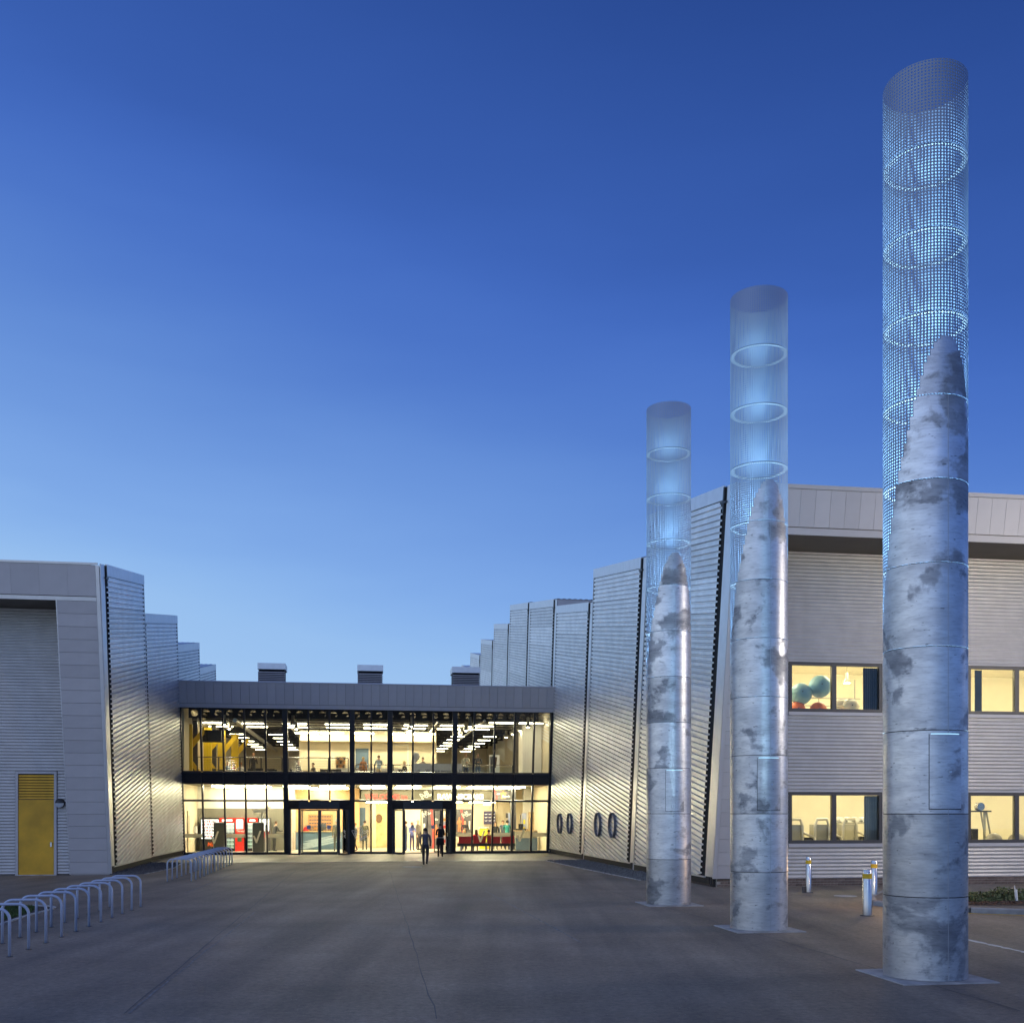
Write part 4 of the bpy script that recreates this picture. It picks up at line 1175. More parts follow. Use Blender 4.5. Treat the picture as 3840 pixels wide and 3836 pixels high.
# upper lights
for v in (7.6,):
    for px in (1150, 1245, 1360, 1500, 1590): clight(EB, at_v(px, 2760, v)[0], v, WCEIL-.75)
for v in (3.2, 5.6):
    for u_ in (1.2, 3.2, 5.6, 8.0, 10.2, 12.5, 14.6, 16.4): clight(EB, u_, v, WCEIL-.62, mesh=me_t)
for k in range(6):
    v = 9.8+k*3.2
    for u_ in (ua-1.6, ua-4.0): clight(EB, u_, v, WCEIL-.75, mesh=me_s)
    for u_ in (ub_+1.5, ub_+3.6): clight(EB, u_, v, WCEIL-.75, mesh=me_s)
for u_ in (17.2, 18.9): clight(EB, u_, .9, WCEIL-.62, mesh=me_t)  # added tubes, here only to brighten the white partition
# yellow frames on the left
for px in (705, 778, 830, 880):
    v = {705: 1.6, 778: 3.8, 830: 6.0, 880: 8.5}[px]; u_ = at_v(px, 2800, v)[0]
    ebox('yellow_post', u_-.22, u_+.22, v, v+.25, F1, 7.1, M_bright_yel)
    mb = MB(); mb.prism([(u_-.22, 5.2), (u_-.22, 5.7), (u_+.9, F1+.2), (u_+.9, F1-.0)], v+.26, v+.36, 'y'); obj('yellow_brace', mb, M_bright_yel, EB)
    mb = MB(); mb.prism([(u_-.22, 5.3), (u_-.22, 5.8), (u_+.8, 7.0), (u_+.8, 6.6)], v+.37, v+.45, 'y'); obj('yellow_brace', mb, M_bright_yel, EB)
for px, v in ((730, 2.2), (800, 4.4)):
    u_ = at_v(px, 2800, v)[0]; ebox('grey_post', u_-.14, u_+.14, v, v+.25, F1, 7.6, M_wframe)
u_ = at_v(1936, 2800, 5)[0]; ebox('grey_post', u_-.16, u_+.16, 5, 5.3, F1, 7.2, M_soff)
# blue door and alcove in the cafe back wall
a = at_v(1333, 2806, 8.98); b = at_v(1382, 2890, 8.98); ebox('blue_door', a[0], b[0], 8.95, 8.995, F1, a[1], M_blue)
a = at_v(1470, 2790, 8.98); b = at_v(1532, 2890, 8.98); ebox('door_frame', a[0], a[0]+.08, 8.93, 8.995, F1, a[1], M_white); ebox('door_frame', b[0]-.08, b[0], 8.93, 8.995, F1, a[1], M_white); ebox('door_frame', a[0]+.08, b[0]-.08, 8.93, 8.995, a[1]-.08, a[1], M_white)
# ground storey
gx = at_v(1085, 3100, 4.4)[0]
ebox('grey_back_wall', .05, gx, 4.4, 4.55, .06, 2.5, M_gwall); ebox('white_back_wall', .05, gx, 4.4, 4.55, 2.5, F1-.17, M_white)
ebox('lobby_return_wall', gx, gx+.12, 4.4, 8.4, .06, F1-.17, M_white)
ebox('lobby_back_wall', gx+.13, UF-.07, 9.0, 9.15, .06, F1-.17, M_crm)
bu0 = at_v(1354, 3000, 4.0)[0]; bu1 = at_v(1922, 3000, 4.0)[0]
M_bulk = mat('grey_green_bulkhead', (.10, .09, .062), .7, 0, .05, 3)
wb0 = at_v(1600, 2998, 4.0)[1]; wb1 = at_v(1600, 2961, 4.0)[1]
ebox('sign_bulkhead', bu0, bu1, 4.0, 4.2, wb0, wb1, M_bulk)
ebox('lobby_beam', bu0, bu1, 3.7, 4.2, wb1+.01, F1-.17, mat('pale_beam', (.55, .52, .42), .6))
ebox('low_ceiling', bu0, bu1, 4.2, 9.0, wb0-.05, wb0, M_white)
pu = at_v(1925, 3050, 3.5)[0]; ebox('grey_post', pu-.15, pu+.15, 3.5, 3.8, .06, F1-.17, M_wframe)
ebox('right_white_wall', at_v(1962, 3100, 5)[0], UF-.07, 5.0, 5.2, .06, F1-.17, M_white)
ru = at_v(1984, 3050, 4.99); ebox('inner_door', ru[0]-.05, ru[0]+.75, 4.94, 4.998, .06, 2.3, M_wood)
for v in (1.1, 2.2, 3.3):
    for u_ in (2.0, 3.6, 5.8, 7.8, 10.0, 12.0, 14.2, 16.2, 17.9): clight(EB, u_, v, F1-.17)
for v in (5.6, 7.6):
    for u_ in (bu0+1, bu0+3.2, bu0+5.4, bu0+7.4): clight(EB, u_, v, wb0-.06)
for u_ in (gx+.9,): clight(EB, u_, 6.2, F1-.17); clight(EB, u_+1.8, 6.2, F1-.17); clight(EB, u_+.9, 7.8, F1-.17)
# wood panel wall and mural left of centre
a = at_v(1395, 3010, 8.9); b = at_v(1452, 3190, 8.9)
M_birch = mat('birch_panel', (.68, .50, .24), .5, 0, .25, 2.5)
ebox('birch_wall', a[0], b[0]+.4, 8.85, 8.99, .06, wb0-.06, M_birch)
ebox('birch_post', a[0]-.1, a[0]+.25, 8.6, 8.84, .06, wb0-.06, mat('pale_birch', (.82, .66, .38), .5, 0, .1, 3))
a = at_v(1331, 3028, 8.9); b = at_v(1370, 3100, 8.9)
ebox('blue_mural', a[0], b[0], 8.9, 8.99, .5, a[1], M_blue)
# ================================================================== people
SK = {}
def make_pose(pose):
    """one continuous skinned body; front faces local -Y; returns mesh with slots top, legs, skin, shoes"""
    J = {}; E = []; RAD = {}; SLOT = {}
    def j(n, p, r, par=None, slot=0):
        J[n] = Vector(p); RAD[n] = r if isinstance(r, tuple) else (r, r)
        if par: E.append((par, n)); SLOT[(par, n)] = slot
    sit = pose.startswith('sit'); dz = -.44 if sit else 0
    lean = -.10 if pose in ('reach', 'sit_lean') else 0
    j('pelvis', (0, 0, .95+dz), (.15, .11))
    j('waist', (0, lean*.3, 1.10+dz), (.135, .095), 'pelvis', 0)
    j('chest', (0, lean*.8, 1.30+dz), (.165, .11), 'waist', 0)
    j('collar', (0, lean*1.0+.01, 1.43+dz), (.10, .075), 'chest', 0)
    j('neck', (0, lean*1.1, 1.50+dz), .052, 'collar', 2)
    j('jaw', (0, lean*1.2-.025, 1.56+dz), (.064, .072), 'neck', 2)
    j('brow', (0, lean*1.2-.015, 1.645+dz), (.076, .088), 'jaw', 2)
    j('crown', (0, lean*1.2, 1.70+dz), (.055, .065), 'brow', 2)
    arms = {'stand': ((.03, 0, -.28), (.0, -.06, -.26)), 'walk': ((.03, .05, -.27), (-.02, -.10, -.23)), 'hands': ((.04, -.05, -.27), (-.13, -.18, .05)),
            'crossed': ((.05, -.06, -.26), (-.20, -.16, .06)), 'reach': ((.04, -.14, -.22), (-.03, -.24, .0)), 'sit': ((.04, -.05, -.26), (-.05, -.22, -.02)),
            'sit_lean': ((.05, -.12, -.22), (-.10, -.22, .05)), 'drink': ((.05, -.08, -.25), (-.12, -.14, .22))}[pose]
    for s, n in ((-1, 'l'), (1, 'r')):
        ad, fd = arms
        if pose == 'walk' and s < 0: ad, fd = (.03, -.06, -.27), (-.02, -.12, -.22)
        if pose == 'drink' and s < 0: ad, fd = (.03, 0, -.28), (.0, -.06, -.26)
        sh = Vector((s*.17, lean*.9, 1.41+dz))
        j('sh'+n, sh, .062, 'collar', 0)
        el = sh+Vector((s*ad[0]*1.0, ad[1], ad[2])); j('el'+n, el, .043, 'sh'+n, 0)
        wr = el+Vector((s*fd[0], fd[1], fd[2])); j('wr'+n, wr, .030, 'el'+n, 0)
        d = (wr-el).normalized(); palm = wr+d*.055; j('pa'+n, palm, (.030, .022), 'wr'+n, 2)
        side = d.cross(Vector((0, 0, 1)) if abs(d.z) < .9 else Vector((0, 1, 0))).normalized()
        for k, (off, ln) in enumerate(((-.024, .06), (-.008, .075), (.008, .07), (.024, .055))):
            t = palm+side*off+d*ln; j('f%d%s' % (k, n), t, .0085, 'pa'+n, 2)
        j('th'+n, wr+d*.05-side*.05, .009, 'pa'+n, 2)
        hp = Vector((s*.085, 0, .90+dz)); j('hip'+n, hp, .095, 'pelvis', 1)
        if sit:
            kn = Vector((s*.11, -.42, .50)); an = Vector((s*.11, -.40, .09))
        elif pose == 'walk':
            kn = Vector((s*.09, -.10 if s > 0 else .02, .49)); an = Vector((s*.08, -.08 if s > 0 else .16, .09 if s > 0 else .13))
        else:
            kn = Vector((s*.095, -.015, .49)); an = Vector((s*.10, .02, .085))
        j('kn'+n, kn, .060, 'hip'+n, 1); j('an'+n, an, .042, 'kn'+n, 1)
        j('toe'+n, an+Vector((s*.01, -.15, -.045)), (.036, .03), 'an'+n, 3)
    names = list(J); ix = {n: i for i, n in enumerate(names)}
    me = bpy.data.meshes.new('skel'); me.from_pydata([J[n] for n in names], [(ix[a], ix[b]) for a, b in E], [])
    o = bpy.data.objects.new('skel', me); col.objects.link(o)
    sm = o.modifiers.new('s', 'SKIN'); sm.branch_smoothing = .3
    for n in names:
        sv = me.skin_vertices[0].data[ix[n]]; sv.radius = RAD[n]; sv.use_root = (n == 'pelvis')
    sb = o.modifiers.new('u', 'SUBSURF'); sb.levels = 1
    dg = bpy.context.evaluated_depsgraph_get(); dg.update()
    out = bpy.data.meshes.new_from_object(o.evaluated_get(dg))
    bpy.data.objects.remove(o); bpy.data.meshes.remove(me)
    out.materials.clear()
    segs = [(J[a], J[b], SLOT[(a, b)]) for a, b in E]
    mi = []
    for p in out.polygons:
        c = p.center; best = 1e9; sl = 0
        for a, b, s_ in segs:
            ab = b-a; t = max(0, min(1, (c-a).dot(ab)/max(1e-9, ab.dot(ab)))); dd = (c-(a+ab*t)).length
            if dd < best: best = dd; sl = s_
        if sl == 0 and c.z < .98+dz and abs(c.x) < .2 and not sit: sl = 1
        mi.append(sl)
    out.polygons.foreach_set('material_index', mi)
    out.polygons.foreach_set('use_smooth', [True]*len(mi))
    zmin = min(v.co.z for v in out.vertices)
    for v in out.vertices: v.co.z -= zmin
    head = (J['brow']+Vector((0, 0, -zmin)))
    return out, head
def hair_mesh(head, kind):
    mb = MB(); n, m = 16, 10; vs = []; r = .098
    for i in range(m+1):
        th = math.pi*.62*i/m
        for k in range(n):
            a = 2*math.pi*k/n
            x = r*.92*math.sin(th)*math.cos(a); y = r*1.06*math.sin(th)*math.sin(a); z = r*math.cos(th)*1.08
            if y < -.03 and z < .035: y = -.03-(.035-z)*.0; z = max(z, .035)
            if kind == 'long' and y > -.03 and i > 6: z -= .05*(i-6)*1.1; y *= .95
            vs.append((head.x+x, head.y+y+.012, head.z+z+.012))
    mb.add(vs, [(i*n+k, i*n+(k+1) % n, (i+1)*n+(k+1) % n, (i+1)*n+k) for i in range(m) for k in range(n)])
    return mb.mesh('hair', True)
def cmat(c): return mat('cloth_%d_%d_%d' % tuple(int(v*255) for v in c), c, .8, 0, .15, 8)
M_skin = mat('skin', (.55, .33, .22), .55, 0, .06, 8); M_shoe = mat('shoe_black', (.02, .02, .02), .5)
HAIRC = {'dark': (.03, .02, .015), 'brown': (.10, .05, .025), 'blond': (.55, .40, .18), 'grey': (.45, .43, .40), 'ginger': (.45, .18, .05)}
def person(loc, rz, pose, top, legs, hair, label, group=None, h=1.72, kind='short', cat='person'):
    if pose not in SK: SK[pose] = make_pose(pose)
    me, head = SK[pose]
    if len(me.materials) == 0:
        for k in range(4): me.materials.append(M_skin)
    o = bpy.data.objects.new('person', me); col.objects.link(o)
    for i, m in enumerate((cmat(top), cmat(legs), M_skin, M_shoe)):
        o.material_slots[i].link = 'OBJECT'; o.material_slots[i].material = m
    s = h/1.76; o.scale = (s, s, s); o.location = loc; o.rotation_euler = (0, 0, rz)
    tag(o, label, cat, group)
    hk = (pose, kind)
    if hk not in SK: SK[hk] = hair_mesh(head, kind)
    c = HAIRC[hair]; hm = mat('hair_'+hair, c, .6, 0, .2, 30)
    ho = bpy.data.objects.new('hair', SK[hk]); col.objects.link(ho); ho.parent = o
    if len(SK[hk].materials) == 0: SK[hk].materials.append(hm)
    ho.material_slots[0].link = 'OBJECT'; ho.material_slots[0].material = hm
    return o
GF = .06
# outdoors
p = ground(1595, 3243); person((p.x, p.y, 0), R(176), 'walk', (.09, .085, .11), (.03, .03, .04), 'dark', 'person in grey jacket walking up to the open bowed door', h=1.62).scale = (1.06, 1.02, .92)
p = ground(1651, 3213); w_ = person((p.x, p.y, .004), R(186), 'hands', (.008, .008, .009), (.008, .008, .009), 'dark', 'person in black top and black skirt standing at the open door', h=1.74)
mb = MB(); mb.lathe([(.155, .98), (.175, .90), (.19, .62), (.175, .62), (.16, .9)], 20); mb2 = mb
for v in range(len(mb2.v)): x, y, z = mb2.v[v]; mb2.v[v] = (x*1.12, y*.80, z)
obj('skirt', mb, cmat((.008, .008, .009)), w_, smooth=True)
mb = MB(); mb.lathe([(.165, .985), (.167, 1.0), (.165, 1.0)], 20)
for v in range(len(mb.v)): x, y, z = mb.v[v]; mb.v[v] = (x*1.05, y*.8, z)
obj('white_hem', mb, M_paper, w_)
def inside(px, py, v, w, *a, **k):
    u = at_v(px, py, v)[0]; return person(W(u, v, w), k.pop('rz', 0)+TH, *a, **k)
inside(1028, 3150, 3.2, GF, 'reach', (.05, .05, .055), (.03, .03, .035), 'brown', 'person in dark T-shirt using the end vending machine', rz=R(120), h=1.74)
inside(1262, 3130, 2.6, GF, 'stand', (.22, .20, .16), (.17, .15, .12), 'grey', 'grey haired person in a long drab coat at the reception desk', rz=R(190), h=1.84)
inside(1172, 3130, 6.6, GF+.1, 'sit_lean', (.62, .42, .28), (.1, .1, .1), 'brown', 'long haired receptionist sitting behind the desk', h=1.68, kind='long')
inside(1226, 3130, 6.6, GF+.1, 'sit_lean', (.82, .80, .76), (.1, .1, .1), 'brown', 'receptionist in white blouse sitting behind the desk', h=1.7, kind='long')
inside(1332, 3150, 2.0, GF, 'walk', (.25, .25, .25), (.02, .02, .02), 'ginger', 'person in striped top stepping past the steel post', rz=R(-70), h=1.66)
inside(1368, 3150, 4.6, GF, 'stand', (.08, .08, .05), (.05, .05, .04), 'dark', 'person in dark olive clothes by the blue mural', rz=R(180), h=1.76)
inside(1521, 3150, 2.2, GF, 'stand', (.12, .12, .14), (.07, .10, .22), 'brown', 'person in blue jeans just inside the open door', rz=R(-110), h=1.74)
inside(1545, 3150, 3.2, GF, 'hands', (.14, .18, .45), (.05, .05, .14), 'brown', 'person in bright blue jacket in the lobby', rz=R(20), h=1.66)
inside(1567, 3150, 4.0, GF, 'stand', (.16, .14, .12), (.05, .045, .05), 'grey', 'person in brown jacket beside the lobby post', rz=R(60), h=1.82)
inside(1743, 3150, 4.6, GF, 'crossed', (.035, .03, .035), (.03, .03, .03), 'dark', 'person in dark top with folded arms facing the red seats', h=1.8)
inside(1858, 3150, 4.2, GF, 'stand', (.02, .02, .02), (.1, .09, .08), 'brown', 'person in black sleeveless top standing behind the seats', h=1.68, kind='long')
inside(1902, 3150, 3.6, GF, 'reach', (.03, .26, .22), (.06, .06, .08), 'dark', 'person in teal T-shirt leaning at the blue counter', rz=R(170), h=1.78)
inside(1886, 3150, 5.6, GF, 'stand', (.10, .12, .16), (.05, .05, .06), 'brown', 'person in slate top standing behind the teal T-shirt', h=1.76)
inside(1976, 3150, 4.2, GF, 'sit', (.5, .42, .38), (.1, .1, .1), 'ginger', 'ginger haired person sitting behind the blue counter', h=1.66)
for px, top, hr, k, l in ((1741, (.72, .55, .50), 'blond', 'long', 'blond person in pale pink top sitting on the red seats'), (1786, (.55, .03, .04), 'dark', 'long', 'person in red top sitting on the red seats'), (1833, (.14, .20, .05), 'dark', 'short', 'person in dark top with lime stripe sitting on the red seats')):
    inside(px, 3150, 1.75, GF, 'sit', top, (.05, .05, .07), hr, l, rz=R(180), h=1.68, kind=k)
# first floor
for px, v, pose, top, legs, hr, rz, h, l in (
    (846, 4.4, 'sit_lean', (.16, .24, .36), (.08, .07, .06), 'blond', 80, 1.78, 'person in blue shirt leaning over a cafe table'),
    (876, 4.9, 'sit', (.6, .05, .06), (.3, .05, .05), 'brown', -60, 1.66, 'person in red top sitting in the cafe by the yellow frames'),
    (905, 4.0, 'sit_lean', (.8, .76, .7), (.5, .4, .3), 'ginger', 200, 1.66, 'person in white top sitting by the balustrade'),
    (950, 4.6, 'drink', (.035, .03, .03), (.04, .035, .03), 'ginger', 10, 1.80, 'person in dark suit standing and drinking in the cafe'),
    (1118, 3.6, 'sit', (.03, .03, .035), (.03, .03, .04), 'brown', 60, 1.84, 'person in dark suit sitting alone behind the balustrade'),
    (1181, 4.8, 'sit_lean', (.10, .09, .08), (.05, .05, .05), 'brown', -60, 1.70, 'person in grey top bent over a cafe table'),
    (1362, 5.5, 'stand', (.42, .17, .07), (.2, .08, .04), 'blond', 175, 1.68, 'fair haired person in rust top by the blue door'),
    (1421, 5.0, 'reach', (.34, .44, .55), (.62, .5, .34), 'brown', 185, 1.76, 'person in pale denim shirt at the cafe counter'),
    (1517, 4.4, 'sit', (.10, .085, .07), (.05, .05, .05), 'blond', 60, 1.86, 'person in brown coat sitting beside the cafe banner'),
    (1586, 6.2, 'stand', (.30, .25, .22), (.08, .07, .06), 'dark', -50, 1.72, 'person in beige top behind the cafe banner'),
    (1747, 2.6, 'crossed', (.62, .58, .46), (.05, .05, .07), 'ginger', 5, 1.78, 'person in pale sweater with folded arms at the railing'),
    (1792, 2.6, 'crossed', (.13, .13, .13), (.07, .085, .12), 'dark', -5, 1.80, 'person in dark waistcoat and cap with folded arms at the railing')):
    inside(px, 2800, v, F1, pose, top, legs, hr, l, rz=R(rz), h=h)

# ================================================================== first floor furniture
def chair_proto():
    t = thing('cafe_chair', 'black cafe chair with thin steel legs behind the balustrade', 'chair', (0, 0, 0), 0, 'black cafe chairs on the first floor')
    mb = MB(); mb.box(-.21, .21, -.20, .21, .44, .47); obj('seat', mb, M_blk, t)
    n = 8; vs = []
    for i in range(n+1):
        a = math.pi*(i/n); x = .23*math.cos(a); y = .10+.13*math.sin(a)
        vs += [(x, y, .62), (x*1.03, y*1.05, .84)]
    mb = MB(); mb.add(vs, [(2*i, 2*i+2, 2*i+3, 2*i+1) for i in range(n)]); obj('backrest', mb, M_blk, t)
    for sx_ in (-1, 1):
        for sy in (-1, 1):
            mb = MB(); mb.tube([(sx_*.2, sy*.2, 0), (sx_*.18, sy*.17, .45 if sy < 0 else .66)], .013, 6); obj('leg', mb, M_ss, t)
    return t
def table_proto():
    t = thing('cafe_table', 'small round cafe table behind the balustrade', 'table', (0, 0, 0), 0, 'round cafe tables on the first floor')
    obj('table_top', MB().cyl((0, 0), .36, .71, .74, 20), M_wood, t); obj('pedestal', MB().cyl((0, 0), .03, .02, .71, 10), M_ss, t); obj('foot', MB().cyl((0, 0), .22, 0, .02, 16), M_ss, t)
    return t
ch = chair_proto(); tb = table_proto(); first = True
for i, (px, v, rz) in enumerate(((812, 3.6, 80), (830, 5.0, 20), (935, 3.2, -40), (975, 3.4, 160), (1015, 3.6, 10), (1035, 4.6, 60), (1102, 3.3, 90), (1165, 4.3, -100), (1215, 3.4, 0), (1245, 3.4, 40), (1265, 4.0, 180), (1510, 3.6, 60), (1870, 3.2, 90), (1840, 3.6, -60))):
    u = at_v(px, 2860, v)[0]; pos = W(u, v, F1)
    if i == 0: ch.location = pos; ch.rotation_euler = (0, 0, R(rz)+TH)
    else: dup(ch, pos, R(rz)+TH)
for i, (px, v) in enumerate(((860, 4.0), (995, 4.2), (1150, 3.6), (1235, 4.2), (1850, 4.2))):
    u = at_v(px, 2860, v)[0]; pos = W(u, v, F1)
    if i == 0: tb.location = pos
    else: dup(tb, pos, 0)
def balustrade(pa, pb, v, h, posts, wires, label, ret=None):
    a = at_v(pa, 2850, v)[0]; b = at_v(pb, 2850, v)[0]
    t = thing('balustrade', label, 'railing', W(a, v, F1), TH)
    L_ = b-a
    mb = MB(); mb.tube([(0, 0, h), (L_, 0, h)], .025, 8); obj('handrail', mb, M_ss, t)
    pm = MB().box(-.03, .03, -.03, .03, 0, h-.02).mesh('post')
    for i in range(posts): link('post', pm, M_wframe, t, (L_*i/(posts-1), 0, 0))
    if wires:
        wm = MB().tube([(0, 0, 0), (L_, 0, 0)], .006, 5).mesh('wire')
        for i in range(wires): link('wire', wm, M_ss, t, (0, 0, .12+(h-.2)*i/wires))
    else:
        obj('glass_infill', MB().box(0, L_, -.006, .006, .1, h-.1), GLASS, t)
    return t
balustrade(740, 1058, 1.3, 1.36, 5, 12, 'wire balustrade in front of the cafe tables by the yellow frames')
balustrade(1082, 1306, 1.3, 1.36, 4, 12, 'wire balustrade in front of the seated figure in dark suit')
balustrade(1334, 1545, 1.3, 1.0, 4, 8, 'low wire railing before the cafe counter and blue door')
balustrade(1548, 1922, 1.3, 1.0, 6, 0, 'glass railing behind the cafe banner and standing figures')
# cafe counter
a = at_v(1262, 2870, 5.6)[0]; b = at_v(1520, 2870, 5.6)[0]
t = thing('cafe_counter', 'long cafe counter with red front panels and pale top', 'counter', W(a, 5.6, F1), TH)
obj('counter_body', MB().box(0, b-a, 0, .7, 0, .95), M_paper, t); obj('counter_top', MB().box(-.05, b-a+.05, -.08, .75, .95, 1.0), M_white, t)
for i in range(5): obj('front_panel', MB().box(.1+i*(b-a)/5, (i+1)*(b-a)/5-.05, -.03, -.002, .1, .6), mat('terracotta_panel', (.45, .12, .06), .6), t)
# things on the counter
u = at_v(1277, 2830, 6.0)[0]
t2 = thing('display_shelf', 'small tiered shelf of jars on the cafe counter', 'shelf', W(u, 6.0, F1+1.0), TH)
for k in range(3): obj('shelf_board', MB().box(-.3+.06*k, .3-.06*k, -.15, .15, .24*k, .24*k+.02), M_wood, t2)
for k in range(3):
    for q_ in range(3): obj('jar', MB().cyl((-.2+.2*q_+.02*k, 0), .05, .24*k+.02, .24*k+.18, 10), M_oran if (k+q_) % 2 else M_dgrey, t2)
obj('shelf_back', MB().box(-.3, .3, .151, .17, 0, .7), M_wood, t2)
# cafe banner with lettering
ba = at_v(1550, 2862, 1.15); bb = at_v(1733, 2900, 1.15)
t = thing('cafe_banner', 'white cafe banner with black lettering tied to the glass railing', 'banner', W(ba[0], 1.15, F1+.05), TH)
Lb = bb[0]-ba[0]; hb = ba[1]-F1-.05
obj('cloth', MB().box(0, Lb, 0, .012, 0, hb), M_paper, t)
def lettering(par, s, size, x, z, m, y=-.006, bold=.0, rot=0, shear=0, nm='lettering'):
    me = text_mesh(nm, s, size, .008, bold, shear); return link(nm, me, m, par, (x, y, z), (R(90), R(rot), 0))
lettering(t, 'We are proud to brew', .26, .68, hb-.50, M_dgrey)
lettering(t, 'CAFE', .16, .08, hb-.62, M_dgrey, rot=-30)
lettering(t, 'STARBUCKS COFFEE', .16, .72, hb-.70, M_dgrey)
M_green = mat('green_print', (.03, .10, .06), .6)
mb = MB(); mb.cyl((0, 0), .16, -.004, .004, 20); obj('round_emblem', mb, M_green, t, (Lb-.2, -.006, hb-.62), (R(90), 0, 0))
# standing coffee poster
pa_ = at_v(1838, 2830, 2.9); pb_ = at_v(1870, 2893, 2.9)
t = thing('poster_stand', 'tall standing coffee poster board on the first floor', 'poster stand', W((pa_[0]+pb_[0])/2, 2.9, F1), TH)
wp = (pb_[0]-pa_[0])/2+.05; hp = pa_[1]-F1
obj('board', MB().box(-wp, wp, 0, .04, .35, hp), M_paper, t); obj('dark_print', MB().box(-wp+.06, wp*.1, -.004, 0, .5, hp-.08), M_dgrey, t)
obj('cup_print', MB().prism([(-wp*.05, .95), (wp*.30, .95), (wp*.55, hp-.12), (-wp*.15, hp-.12)], -.012, -.006, 'y'), mat('coffee_print', (.09, .05, .03), .6), t)
for s in (-1, 1): obj('stand_foot', MB().prism([(-.2, 0), (.25, 0), (.05, .4), (0, .4)], s*wp*.6-.02, s*wp*.6+.02, 'x'), M_paper, t)
lettering(t, 'Fuel', .2, wp*.15, .55, M_dgrey)
# balloons
for px, py, s, l in ((1560, 2836, .22, 'upper white balloon above the cafe banner'), (1553, 2852, .18, 'lower white balloon above the cafe banner')):
    u, w_ = at_v(px, py, 2.2); t = thing('balloon', l, 'balloon', W(u, 2.2, w_), 0, 'white balloons above the banner')
    obj('skin', MB().sphere((0, 0, 0), s, 18, 12, 1.12), M_paper, t, smooth=True); obj('string', MB().tube([(0, 0, -s*1.1), (.02, .0, -(w_-F1)+.01)], .004, 4), M_paper, t)
# pendant lamps
def pend_proto():
    t = thing('pendant_lamp', 'bell shaped aluminium pendant lamp hanging from the first floor ceiling', 'lamp', (0, 0, 0), 0, 'bell pendants over the first floor')
    obj('housing', MB().lathe([(.001, .56), (.075, .56), (.08, .54), (.08, .24), (.09, .22)], 18), M_alum, t, smooth=True)
    obj('bell_shade', MB().lathe([(.09, .22), (.13, .16), (.165, .08), (.17, .0), (.163, .0), (.158, .08), (.12, .16), (.08, .21)], 20), M_alum, t, smooth=True)
    obj('glowing_lens', MB().lathe([(.001, .02), (.15, .02)], 18), M_lamp, t)
    obj('bulb', MB().sphere((0, 0, .03), .07, 12, 8), M_lamp, t)
    return t
pend = pend_proto(); cab = {}
for i, (px, py) in enumerate(((842, 2718), (860, 2733), (1098, 2720), (1111, 2734), (1544, 2724), (1537, 2739), (1526, 2753), (1519, 2764), (1763, 2725), (1747, 2740), (1726, 2754), (1898, 2765), (1922, 2753), (1950, 2741), (1980, 2727))):
    wz = 7.0; Y = (wz-CH)*F/(HZ-py); X = (px-CX)/F*Y; loc = Vector((X, Y, wz))
    if i == 0: t = pend; t.location = loc
    else: t = dup(pend, loc, 0)
    obj('cable', MB().tube([(0, 0, .55), (0, 0, WCEIL-wz)], .008, 5), M_blk, t)

